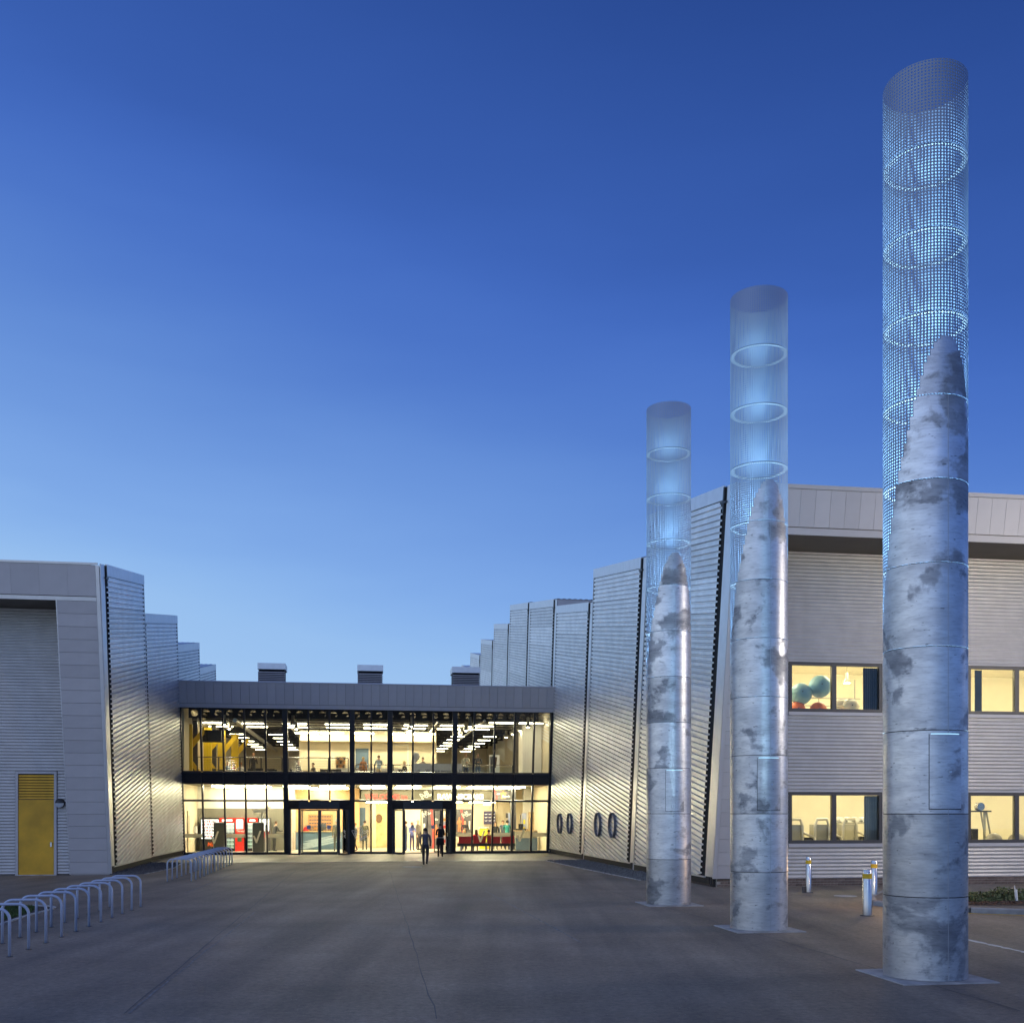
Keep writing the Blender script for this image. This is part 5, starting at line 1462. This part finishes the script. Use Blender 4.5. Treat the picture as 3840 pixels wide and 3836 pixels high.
# ================================================================== ground floor furniture
def vending(pxa, pxb, label, kind, v=3.5):
    a = at_v(pxa, 3100, v)[0]; b = at_v(pxb, 3100, v)[0]; w = b-a; h = 1.9
    t = thing('vending_machine', label, 'vending machine', W(a, v, GF), TH)
    body = {'snack': M_blk, 'cooler': M_blk, 'red': M_red, 'small': M_dgrey}[kind]
    obj('cabinet', MB().box(0, w, .0, .75, 0, h), body, t)
    if kind == 'snack':
        obj('lit_window', MB().box(.04, w-.04, -.006, 0, .72, h-.1), M_case, t)
        for r in range(6): obj('shelf', MB().box(.05, w-.05, -.02, -.007, .78+.17*r, .80+.17*r), M_blk, t)
        mb = MB()
        for r in range(6):
            x = .08
            while x < w-.14:
                ww = random.uniform(.05, .09); mb.box(x, x+ww, -.03, -.021, .802+.17*r, .802+.17*r+random.uniform(.08, .13), random.randint(0, 2)); x += ww+.02
        o = obj('snack_packets', mb, [M_dgrey, M_red, M_navy], t); o['kind'] = 'stuff'
        lettering(t, 'Mars', .30, .36*w, .30, mat('orange_print', (.8, .12, .02), .5), y=-.01, bold=.008, shear=.2)
    if kind == 'cooler':
        obj('red_header', MB().box(0, w, -.01, 0, h-.28, h), M_red, t)
        obj('header_light', MB().box(.15, w-.15, -.016, -.011, h-.2, h-.1), M_case, t)
        obj('lit_window', MB().box(.05, w-.05, -.006, 0, .18, h-.30), mat('cool_case', (.8, .9, .85), .5, emis=(.85, .95, .85), estr=.7), t)
        mb = MB()
        for r in range(6):
            n = max(3, int(w/.085))
            for q_ in range(n): mb.cyl((.08+(w-.16)*q_/(n-1), -.03), .026, .22+.23*r, .22+.23*r+.17, 8, mi=(r//2) % 3)
        o = obj('bottle_rows', mb, [mat('green_bottle', (.05, .16, .06), .3), M_blk, mat('pale_bottle', (.55, .65, .75), .3)], t); o['kind'] = 'stuff'
        for r in range(6): obj('shelf', MB().box(.05, w-.05, -.07, -.007, .20+.23*r, .215+.23*r), M_paper, t)
    if kind == 'red':
        obj('lit_panel', MB().box(.06, w-.06, -.006, 0, 1.28, h-.1), M_case, t)
        lettering(t, 'Thirsty?', .15, .12*w, 1.10, M_paper, y=-.004, bold=.004)
        obj('green_flap', MB().box(.12, .36, -.01, 0, .55, .78), M_green, t); obj('coin_plate', MB().box(w*.5, w*.66, -.01, 0, .88, 1.0), M_oran, t); obj('coin_return', MB().box(w*.75, w*.86, -.01, 0, .86, .96), M_ss, t)
    if kind == 'small':
        obj('lit_panel', MB().box(.05, w-.05, -.006, 0, 1.15, h-.08), M_case, t); obj('red_panel', MB().box(.08, w-.08, -.006, 0, .75, 1.1), M_red, t)
    return t
vending(752, 822, 'black snack vending machine with a brightly lit white window', 'snack')
vending(823, 881, 'bottle cooler with red header between the snack machine and the all red machine', 'cooler')
vending(882, 915, 'all red drinks vending machine with a lit picture panel', 'red')
vending(926, 967, 'bottle cooler with red header right beside the all red machine', 'cooler')
vending(970, 1012, 'dark vending machine with red lower panel at the end of the row', 'small')
def screen(pxa, pxb, v, h, label):
    a = at_v(pxa, 3150, v)[0]; b = at_v(pxb, 3150, v)[0]
    t = thing('grey_screen', label, 'screen', W(a, v, GF), TH)
    obj('panel', MB().box(0, b-a, 0, .30, 0, h), M_cable, t); obj('pale_edge', MB().box(-.02, b-a+.0, .0-.012, .30, h, h+.05), M_paper, t); obj('side_edge', MB().box(-.025, -.002, -.01, .3, 0, h), M_paper, t)
    return t
screen(802, 841, 1.2, 1.62, 'dark grey upright screen in front of the snack machine')
sc = screen(948, 989, 1.2, 1.62, 'dark grey upright screen carrying a white canopy sign')
obj('canopy_post', MB().box(.42, .52, .1, .2, 1.67, 2.25), M_paper, sc)
obj('canopy_sign', MB().prism([(.02, 2.2), (.62, 2.2), (1.0, 2.52), (.85, 2.56), (.60, 2.40), (.02, 2.40)], .05, .25, 'y'), M_white, sc)
obj('side_post', MB().box(.64, .70, .05, .25, 0, 1.55), M_paper, sc)
# wall door and dispenser on the left lobby wall
a = at_v(695, 3010, .9)
obj('lobby_side_door', MB().box(.042, .10, .9, 1.8, .07, 2.35), M_crm, EB); obj('door_glazing', MB().box(.101, .105, 1.1, 1.3, .9, 2.1), M_gwall, EB)
t = thing('wall_dispenser', 'small white dispenser box on the lobby wall beside the vending machines', 'dispenser', W(.05, 3.2, 1.1), TH)
obj('dispenser_case', MB().box(0, .16, -.15, .15, 0, .4), M_paper, t); obj('dispenser_nozzle', MB().box(.03, .13, -.08, .08, -.04, 0), M_blk, t)
# reception desk with stripes
a = at_v(1108, 3150, 5.6)[0]; b = at_v(1284, 3150, 5.6)[0]; Ld = b-a
t = thing('reception_desk', 'dark reception desk with slanted pale stripes and wooden top', 'reception desk', W(a, 5.6, GF), TH)
obj('desk_front', MB().box(0, Ld, 0, .06, 0, 1.05), M_blue, t); obj('desk_end', MB().box(0, .1, .061, .8, 0, 1.05), M_wood, t); obj('desk_end', MB().box(Ld-.1, Ld, .061, .8, 0, 1.05), M_wood, t)
obj('desk_top', MB().box(-.05, Ld+.05, -.1, .5, 1.05, 1.10), M_wood, t)
M_str = mat('pale_blue_stripe', (.42, .48, .56), .5)
for k, (z0, th_) in enumerate(((.05, .10), (.20, .05), (.30, .13), (.48, .04))):
    obj('stripe', MB().prism([(.15+.1*k, z0), (.15+.1*k+.5, z0), (Ld-.12, z0+.42), (Ld-.12, z0+.42+th_), (.25+.1*k, z0+th_*.6)], -.006, -.001, 'y'), M_str, t)
u = at_v(1147, 3130, 5.9)[0]
t = thing('red_bag', 'red rounded bag on the reception desk', 'bag', W(u, 5.9, GF+1.10), TH)
obj('bag_body', MB().prism([(-.16, 0), (.16, 0), (.15, .15), (.08, .24), (-.05, .25), (-.14, .15)], -.1, .1, 'y'), M_redv, t); obj('bag_handle', MB().tube([(-.06, 0, .22), (-.03, 0, .32), (.05, 0, .32), (.08, 0, .22)], .012, 6), M_blk, t)
u = at_v(1207, 3125, 6.0)[0]
t = thing('desk_monitor', 'dark computer monitor between the two receptionists', 'monitor', W(u, 6.0, GF+1.10), TH)
obj('screen_shell', MB().box(-.25, .25, 0, .04, .08, .42), M_dgrey, t); obj('monitor_stand', MB().box(-.08, .08, -.02, .12, 0, .08), M_blk, t)
# key board on the back wall
a = at_v(1155, 3053, 8.2); b = at_v(1248, 3118, 8.2)
t = thing('key_board', 'orange wooden board with rows of keys and labels behind the desk', 'notice board', W(a[0], 8.2, b[1]), TH)
Lk, hk = b[0]-a[0], a[1]-b[1]
obj('board', MB().box(0, Lk, 0, .04, 0, hk), M_oran, t)
for i in range(9):
    for k in range(5): obj('key_tag', MB().box(.08+(Lk-.3)*i/8, .08+(Lk-.3)*i/8+.12, -.02, -.001, .08+(hk-.25)*k/4, .08+(hk-.25)*k/4+.07), M_dgrey, t)
ebox('lobby_partition', gx+.14, gx+.14+(b[0]-gx)+1.5, 8.3, 8.4, .06, F1-.17, mat('apricot_wall', (.80, .52, .26), .7, 0, .06, 2))
# door stickers
for px, py, v, l in ((1158, 3101, -1.08, 'left'), (1234, 3101, -1.08, 'right'), (1547, 3100, .34, 'l'), (1624, 3100, .34, 'r')):
    u, w_ = at_v(px, py, v); obj('blue_sticker', MB().box(u-.09, u+.09, v-.006, v-.001, w_-.1, w_+.1), M_lightblue, EB)
# lobby signs on the bulkhead
def sign_text(pxa, py, v, s, px_h, m, name, label, bold=.0, rot=0):
    u, w_ = at_v(pxa, py, v); Yd = W(u, v, 0).y; size = px_h/F*Yd/.70
    me = text_mesh(name, s, size, .03, bold)
    o = link(name, me, m, None, W(u, v, w_), (R(90), R(rot), TH)); return tag(o, label, 'sign')
M_redtxt = mat('red_letter', (.80, .07, .06), .5); M_wtxt = mat('white_letter', (.88, .86, .82), .5)
sign_text(1369, 2995, 3.97, 'WELCOME to', 18.5, M_redtxt, 'welcome_lettering', 'red capital welcome lettering on the grey green lobby bulkhead', .006)
sign_text(1640, 2995, 3.97, 'RAVENSCRAIG', 18.5, M_wtxt, 'place_name_lettering', 'bold white place name lettering on the grey green lobby bulkhead', .022)
def outline_text(name, s, size, r):
    c = bpy.data.curves.new(name, 'FONT'); c.body = s; c.size = size; c.fill_mode = 'FRONT'; c.offset = .02*size
    c.extrude = 0; c.bevel_depth = 0
    o = bpy.data.objects.new(name, c); col.objects.link(o)
    me = bpy.data.meshes.new_from_object(o.evaluated_get(bpy.context.evaluated_depsgraph_get()))
    bpy.data.objects.remove(o); bpy.data.curves.remove(c)
    cnt = {}
    for p in me.polygons:
        for k in p.edge_keys: cnt[k] = cnt.get(k, 0)+1
    mb = MB()
    for (a, b), n in cnt.items():
        if n == 1:
            A = me.vertices[a].co; B = me.vertices[b].co
            if (B-A).length > 1e-5: mb.tube([A, B], r, 5)
    bpy.data.meshes.remove(me)
    return mb.mesh(name)
def outline_logo(px, py, v, s, label, m1, m2, parent_m=None):
    u, w_ = at_v(px, py, v)
    t = thing('outlined_logo', label, 'logo', W(u, v, w_), TH)
    me = outline_text('logo_letters', 'NL', s, .028*s); link('logo_letters', me, m1, t, (0, 0, 0), (R(90), R(-28), 0))
    return t
outline_logo(1583, 2999, 3.96, .52, 'white outlined two letter logo between the red and white bulkhead lettering', M_wtxt, M_bulk)
lg = outline_logo(1331, 3142, -.40, .62, 'white outlined two letter logo film on the glass between the bowed doors', M_wtxt, M_blue)
me = text_mesh('logo_word', 'LEISURE', .16, .012, .004); link('logo_word', me, M_wtxt, lg, (.18, 0, -.18), (R(90), R(-28), 0))
# posters
def poster(pxa, pya, pxb, pyb, v, m, label, extra=None, floor=False):
    a = at_v(pxa, pya, v); b = at_v(pxb, pyb, v); w = b[0]-a[0]; z0 = GF if floor else b[1]; h = a[1]-z0
    t = thing('poster', label, 'poster', W(a[0], v, z0), TH); obj('poster_panel', MB().box(0, w, 0, .03, 0, h), m, t)
    if extra: extra(t, w, h)
    return t
def swoosh(t, w, h, x=.45, m=M_redtxt):
    pts = [(w*x+.12*w*math.sin(2.2*i/10), h*(1-i/10.0)) for i in range(11)]
    mb = MB(); vs = []
    for a_, z in pts: vs += [(a_, -.004, z), (a_+.10*w, -.004, z)]
    mb.add(vs, [(2*i, 2*i+1, 2*i+3, 2*i+2) for i in range(10)]); obj('red_swoosh', mb, m, t)
def logo_on(t, x, z, s):
    link('logo_letters', outline_text('logo_letters', 'NL', s, .028*s), M_wtxt, t, (x, -.008, z), (R(90), R(-28), 0))
M_fig = mat('warm_figure_print', (.62, .22, .09), .6, 0, .3, 3)
def figure_print(t, w, h, x0, x1, z0, z1):
    pts = [(x0+(x1-x0)*a_, z0+(z1-z0)*b_) for a_, b_ in ((.2, 0), (.45, 0), (.5, .4), (.6, 0), (.85, 0), (.8, .55), (1, .7), (.85, .78), (.62, .78), (.62, .98), (.4, 1), (.36, .8), (.1, .75), (0, .5), (.25, .55))]
    obj('figure_print', MB().prism(pts, -.006, -.001, 'y'), M_fig, t)
def ex1(t, w, h):
    swoosh(t, w, h, .42); logo_on(t, .04*w, h*.80, .40); figure_print(t, w, h, w*.55, w*.95, h*.25, h*.62); lettering(t, 'No', .2, w*.62, h*.72, M_wtxt, bold=.006)
    obj('white_tab', MB().box(w*.04, w*.14, -.006, -.001, h*.45, h*.64), M_wtxt, t)
poster(1585, 3034, 1652, 3190, 6.2, M_dgrey, 'large dark poster with red curve seen through the open bowed door', ex1, True)
def ex2(t, w, h):
    swoosh(t, w, h, .30); logo_on(t, .48*w, h*.62, .40); figure_print(t, w, h, w*.06, w*.4, 0.05*h, h*.66); obj('white_tab', MB().box(w*.82, w*.92, -.006, -.001, h*.15, h*.5), M_wtxt, t)
poster(1709, 3033, 1768, 3122, 6.0, M_dgrey, 'dark poster with red curve and logo behind the red seats', ex2)
def ex3(t, w, h):
    for r in range(3):
        for c in range(3): obj('pale_shape', MB().prism([(w*(.06+.32*c), h*(.80-.25*r)), (w*(.12+.32*c), h*(.74-.25*r)), (w*(.28+.32*c), h*(.75-.25*r)), (w*(.33+.32*c), h*(.82-.25*r)), (w*(.2+.32*c), h*(.79-.25*r))], -.006, -.001, 'y'), M_wtxt, t)
poster(1814, 3041, 1858, 3090, 8.6, M_navy, 'dark purple wall poster with nine pale shapes', ex3)
def ex4(t, w, h):
    swoosh(t, w, h, .02); figure_print(t, w, h, w*.35, w*.75, h*.1, h*.95); lettering(t, 'Dowdin', .16, w*.5, h*.24, M_wtxt, bold=.004)
    obj('blue_streak', MB().prism([(w*.2, h*.5), (w*.6, h*.62), (w*.6, h*.7), (w*.2, h*.62)], -.005, -.001, 'y'), M_lightblue, t)
poster(1849, 2962, 1918, 2997, 3.95, M_dgrey, 'sports poster with a running figure at the end of the lobby bulkhead', ex4)
def ex5(t, w, h): obj('print_block', MB().box(w*.08, w*.68, -.006, -.001, h*.42, h*.62), M_wtxt, t); swoosh(t, w, h, .74)
poster(2015, 3006, 2049, 3040, 4.9, M_dgrey, 'dark poster with white block of print on the white lobby wall', ex5)
poster(1897, 3048, 1909, 3066, 8.9, M_dgrey, 'small dark notice on the lobby back wall')
def ex6(t, w, h):
    for k in range(3): obj('yellow_price', MB().box(w*.3, w*.75, -.006, -.001, h*(.30+.2*k), h*(.42+.2*k)), mat('yellow_print', (.85, .7, .05), .6), t)
for k, (a_, b_, l) in enumerate(((1906, 1936, 'pale blue offer board leaning over the blue counter'), (1957, 1974, 'pale blue offer board with fins behind the counter till'))):
    poster(a_, 3048, b_, 3112, 3.9, M_lightblue, l, ex6, True)
# rack of leaflets at the open door
a = at_v(1661, 3040, 3.0); b = at_v(1680, 3190, 3.0)
t = thing('leaflet_rack', 'tall pale leaflet rack beside the open bowed door', 'rack', W(a[0], 3.0, GF), TH); w = b[0]-a[0]
obj('rack_back', MB().box(0, w, .06, .09, 0, 2.2), M_paper, t)
for k in range(9): obj('leaflet_row', MB().box(.02, w-.02, 0, .058, .25+k*.21, .25+k*.21+.15), (M_paper, M_redtxt, M_lightblue, M_oran)[k % 4], t)
# red seats
a = at_v(1717, 3160, 1.0)[0]; b = at_v(1933, 3160, 1.0)[0]; Ls = b-a
t = thing('waiting_bench', 'row of four red backed waiting seats on a black beam', 'bench', W(a, 1.0, GF), TH)
obj('seat_beam', MB().box(0, Ls, .05, .65, .30, .46), M_blk, t)
sw = Ls/4
for k in range(4): obj('red_backrest', MB().box(k*sw+.05, (k+1)*sw-.06, -.02, .06, .47, .90), M_redv, t); obj('seat_pad', MB().box(k*sw+.05, (k+1)*sw-.06, .07, .62, .462, .50), M_redv, t)
for k in (0.06, .5, .94):
    for y in (.08, .58): obj('leg', MB().box(Ls*k-.02, Ls*k+.02, y, y+.04, 0, .30), M_ss, t)
# blue counter
a = at_v(1934, 3160, 2.6)[0]; b = UF-.25
t = thing('service_counter', 'grey topped service counter with slate blue lower front', 'counter', W(a, 2.6, GF), TH); Lc = b-a
obj('lower_front', MB().box(0, Lc, 0, .06, 0, .72), M_blue, t); obj('upper_front', MB().box(-.05, Lc, -.03, .06, .721, 1.12), mat('grey_laminate', (.42, .40, .33), .5), t); obj('counter_top', MB().box(-.08, Lc, -.06, .6, 1.121, 1.16), M_wood, t); obj('counter_carcass', MB().box(.02, Lc, .07, .55, 0, 1.1), M_gwall, t)
u = at_v(1952, 3105, 2.9)[0]
t = thing('till', 'black till and card reader on the service counter', 'till', W(u, 2.9, GF+1.16), TH); obj('till_base', MB().box(-.3, .3, -.15, .15, 0, .10), M_blk, t); obj('till_screen', MB().box(-.12, .16, 0, .03, .10, .38), M_blk, t); obj('till_post', MB().box(-.02, .02, .0, .03, .10, .9), M_ss, t)
# yellow display table
u = at_v(1817, 3120, 5.4)[0]
t = thing('display_table', 'round display table with bright yellow cloth behind the seats', 'table', W(u, 5.4, GF), TH)
obj('cloth', MB().lathe([(.001, 1.25), (.28, 1.25), (.34, 1.1), (.30, .05), (.33, .0)], 14), mat('lemon_cloth', (.85, .75, .05), .8), t); obj('round_top', MB().cyl((0, 0), .36, 1.251, 1.30, 18), M_paper, t)
# exit sign, camera
u, w_ = at_v(1826, 3010, 5.0)
t = thing('exit_sign', 'white and green lit exit sign hanging from the low lobby ceiling', 'sign', W(u, 5.0, wb0-.05), TH)
obj('sign_box', MB().box(-.22, .22, 0, .08, -.28, -.02), mat('green_lit', (.8, .95, .8), .5, emis=(.8, 1, .75), estr=2.5), t); obj('hanger', MB().box(-.02, .02, .02, .06, -.02, -.001), M_alum, t)
u, w_ = at_v(1913, 3009, 4.6)
t = thing('dome_camera', 'small black dome camera under the low lobby ceiling', 'camera', W(u, 4.6, wb0-.05), TH); obj('dome', MB().sphere((0, 0, -.07), .08, 14, 8), M_blk, t); obj('mount', MB().cyl((0, 0), .06, -.03, 0, 14), M_alum, t)
# brown round mark and shelf on birch wall
u, w_ = at_v(1421, 3067, 8.8); t = thing('wall_plaque', 'brown leaf shaped plaque on the birch wall', 'plaque', W(u, 8.83, w_), TH)
obj('plaque_face', MB().prism([(.22*math.cos(a_/10*6.283)*(1 if a_ != 7 else 1.1), .27*math.sin(a_/10*6.283)*(1 if a_ < 6 else 1.1)) for a_ in range(10)], -.03, 0, 'y'), mat('brown_plaque', (.16, .08, .03), .6), t)

# ================================================================== gym things in the wing windows
def gymu(px, v): return at_v(px, 2600, v)[0]
def ball(px, py, r, v, c, label, rest):
    u, w_ = at_v(px, py, v); t = thing('exercise_ball', label, 'exercise ball', W(u, v, w_), 0, 'exercise balls in the upper wing window')
    m = mat('ball_%d' % int(c[0]*1000+c[2]*10), c, .35, 0, .04, 4)
    obj('ball_skin', MB().sphere((0, 0, 0), r, 28, 18), m, t, smooth=True)
    obj('ball_valve', MB().cyl((0, 0), .02, -.01, .01, 8), M_dgrey, t, (-.1*r, -r*.985, .12*r), (R(90), 0, 0))
    return t, u, w_
v1 = VR+.75
defs = ((3003, 2602, .34, v1, (.20, .38, .50), 'lower blue exercise ball on the rack behind the upper window', 1), (3075, 2574, .35, v1+.05, (.21, .42, .56), 'higher blue exercise ball on the rack behind the upper window', 1),
        (2988, 2662, .27, v1, (.70, .16, .05), 'orange exercise ball below the lower blue one', 0), (3068, 2664, .27, v1, (.70, .16, .05), 'orange exercise ball below the higher blue one', 0),
        (3158, 2648, .27, v1+.4, (.72, .66, .55), 'cream exercise ball beside the equipment shelf', 0), (3190, 2650, .26, v1+.1, (.75, .70, .60), 'pale exercise ball in front of the cream one', 0))
bl = [ball(*d) for d in defs]
# rack under the balls
ra = gymu(2950, v1); rb_ = gymu(3225, v1)
t = thing('ball_rack', 'steel tube rack holding the exercise balls', 'rack', W(ra, v1, FL2), TH); Lr = rb_-ra
for k in range(3): obj('upright', MB().tube([(Lr*k/2, .35, 0), (Lr*k/2, .35, 2.1)], .02, 8), M_alum, t)
for z in sorted({round(w_-d[2]-FL2-.02, 2) for d, (o_, u_, w_) in zip(defs, bl)}): obj('rail', MB().tube([(0, .0, z), (Lr, .0, z)], .018, 8), M_alum, t)
for k in range(3): obj('foot', MB().tube([(Lr*k/2, -.25, .02), (Lr*k/2, .6, .02)], .02, 8), M_alum, t)
u, w_ = at_v(3216, 2666, v1)
t = thing('equipment_shelf', 'white equipment shelf behind the upper window', 'shelf', W(u, v1-.1, FL2), TH); obj('shelf_top', MB().box(-.3, .3, -.1, .2, w_-FL2-.03, w_-FL2), M_paper, t)
for s in (-.27, .27): obj('leg', MB().box(s-.02, s+.02, 0, .04, 0, w_-FL2-.031), M_alum, t)
# hanging lamp, cables
u, w_ = at_v(3176, 2562, VR+2.4)
t = thing('hanging_lamp', 'small bell lamp hanging behind the upper wing window', 'lamp', W(u, VR+2.4, w_), 0)
obj('bell_shade', MB().lathe([(.05, .35), (.06, .15), (.12, .05), (.14, 0), (.13, 0), (.05, .14)], 16), M_alum, t); obj('glowing_lens', MB().lathe([(.001, .015), (.12, .015)], 16), M_lamp, t); obj('cable', MB().tube([(0, 0, .34), (0, 0, hi[1]+.55-w_)], .006, 5), M_blk, t)
# gym machines
M_gm = mat('gym_frame', (.36, .35, .30), .4, .4, .06, 5)
def gym_machine(px, v, label, s=1):
    t = thing('gym_machine', label, 'gym machine', W(gymu(px, v), v, .10), TH)
    obj('weight_tower', MB().box(-.22*s, .22*s, .1, .5, 0, 1.75), M_gm, t)
    obj('tower_hood', MB().tube([(-.24*s, .05, .05), (-.24*s, .05, 1.7), (-.16*s, .05, 1.92), (.16*s, .05, 1.92), (.24*s, .05, 1.7), (.24*s, .05, .05)], .05, 8), M_alum, t)
    obj('weight_stack', MB().box(-.12*s, .12*s, .03, .099, .2, 1.1), M_blk, t)
    obj('swing_arm', MB().tube([(.24*s, 0, 1.5), (.55*s, -.1, 1.35), (.75*s, -.15, .8), (.95*s, -.15, .55)], .04, 8), M_alum, t)
    obj('seat', MB().box(.45*s-.2, .45*s+.2, -.4, 0, .75, .85), M_blk, t); obj('seat_post', MB().box(.45*s-.05, .45*s+.05, -.25, -.15, 0, .75), M_gm, t)
    obj('back_pad', MB().box(.45*s-.16, .45*s+.16, .0, .08, .86, 1.35), M_blk, t); obj('base_frame', MB().box(-.3, .8, -.45, .5, 0, .05), M_gm, t)
gym_machine(2985, VR+1.2, 'grey weight machine next to the steel column in the lower wing window'); gym_machine(3085, VR+1.5, 'grey weight machine in front of the window mullion'); gym_machine(3190, VR+2.4, 'grey weight machine under the dumbbell rack')
a = gymu(3140, VR+3.6); t = thing('dumbbell_rack', 'rack with white dumbbells behind the lower wing window', 'rack', W(a, VR+3.6, .10), TH)
for k in range(2): obj('rack_shelf', MB().box(0, 1.5, 0, .4, 1.0+.75*k, 1.05+.75*k), M_gm, t)
for k in (0, 1.44): obj('rack_leg', MB().box(k, k+.06, .1, .3, 0, 1.8), M_gm, t)
for r in range(2):
    for k in range(5): obj('dumbbell', MB().cyl((0, 0), .09, -.16, .16, 12), M_paper, t, (.2+k*.27, .2, 1.145+.75*r), (R(90), 0, 0))
u = gymu(3662, VR+1.6); t = thing('cable_machine', 'tall cable machine frame in the wing window beside the largest column', 'gym machine', W(u, VR+1.6, .10), TH)
for x in (-.3, .3): obj('upright', MB().box(x-.03, x+.03, 0, .06, 0, 2.15), M_gm, t)
obj('weight_stack', MB().box(-.12, .12, .1, .3, .05, 1.6), M_blk, t); obj('top_plate', MB().box(-.42, .50, -.05, .2, 2.15, 2.2), M_blk, t); obj('pulley', MB().cyl((0, 0), .13, -.1, .1, 16), M_ss, t, (.1, 0, 2.33), (R(90), 0, 0)); obj('brace', MB().tube([(.35, 0, 2.15), (.75, 0, .1)], .03, 8), M_gm, t); obj('brace', MB().tube([(.15, 0, 2.15), (.55, 0, .05)], .03, 8), M_gm, t); obj('base', MB().box(-.4, .9, -.1, .4, 0, .05), M_gm, t)
for px, l in ((3727, 'grey half ball trainer on a stand in the wing window'), (3812, 'grey half ball trainer hidden by the window mullion')):
    u, w_ = at_v(px, 3146, VR+.9); t = thing('half_ball', l, 'gym ball', W(u, VR+.9, .10), 0); z = w_-.10-.12
    obj('ball', MB().sphere((0, 0, z+.05), .27, 20, 12), mat('grey_rubber', (.28, .26, .24), .35), t, smooth=True); obj('stand', MB().cyl((0, 0), .22, 0, z-.1, 14), M_gm, t)
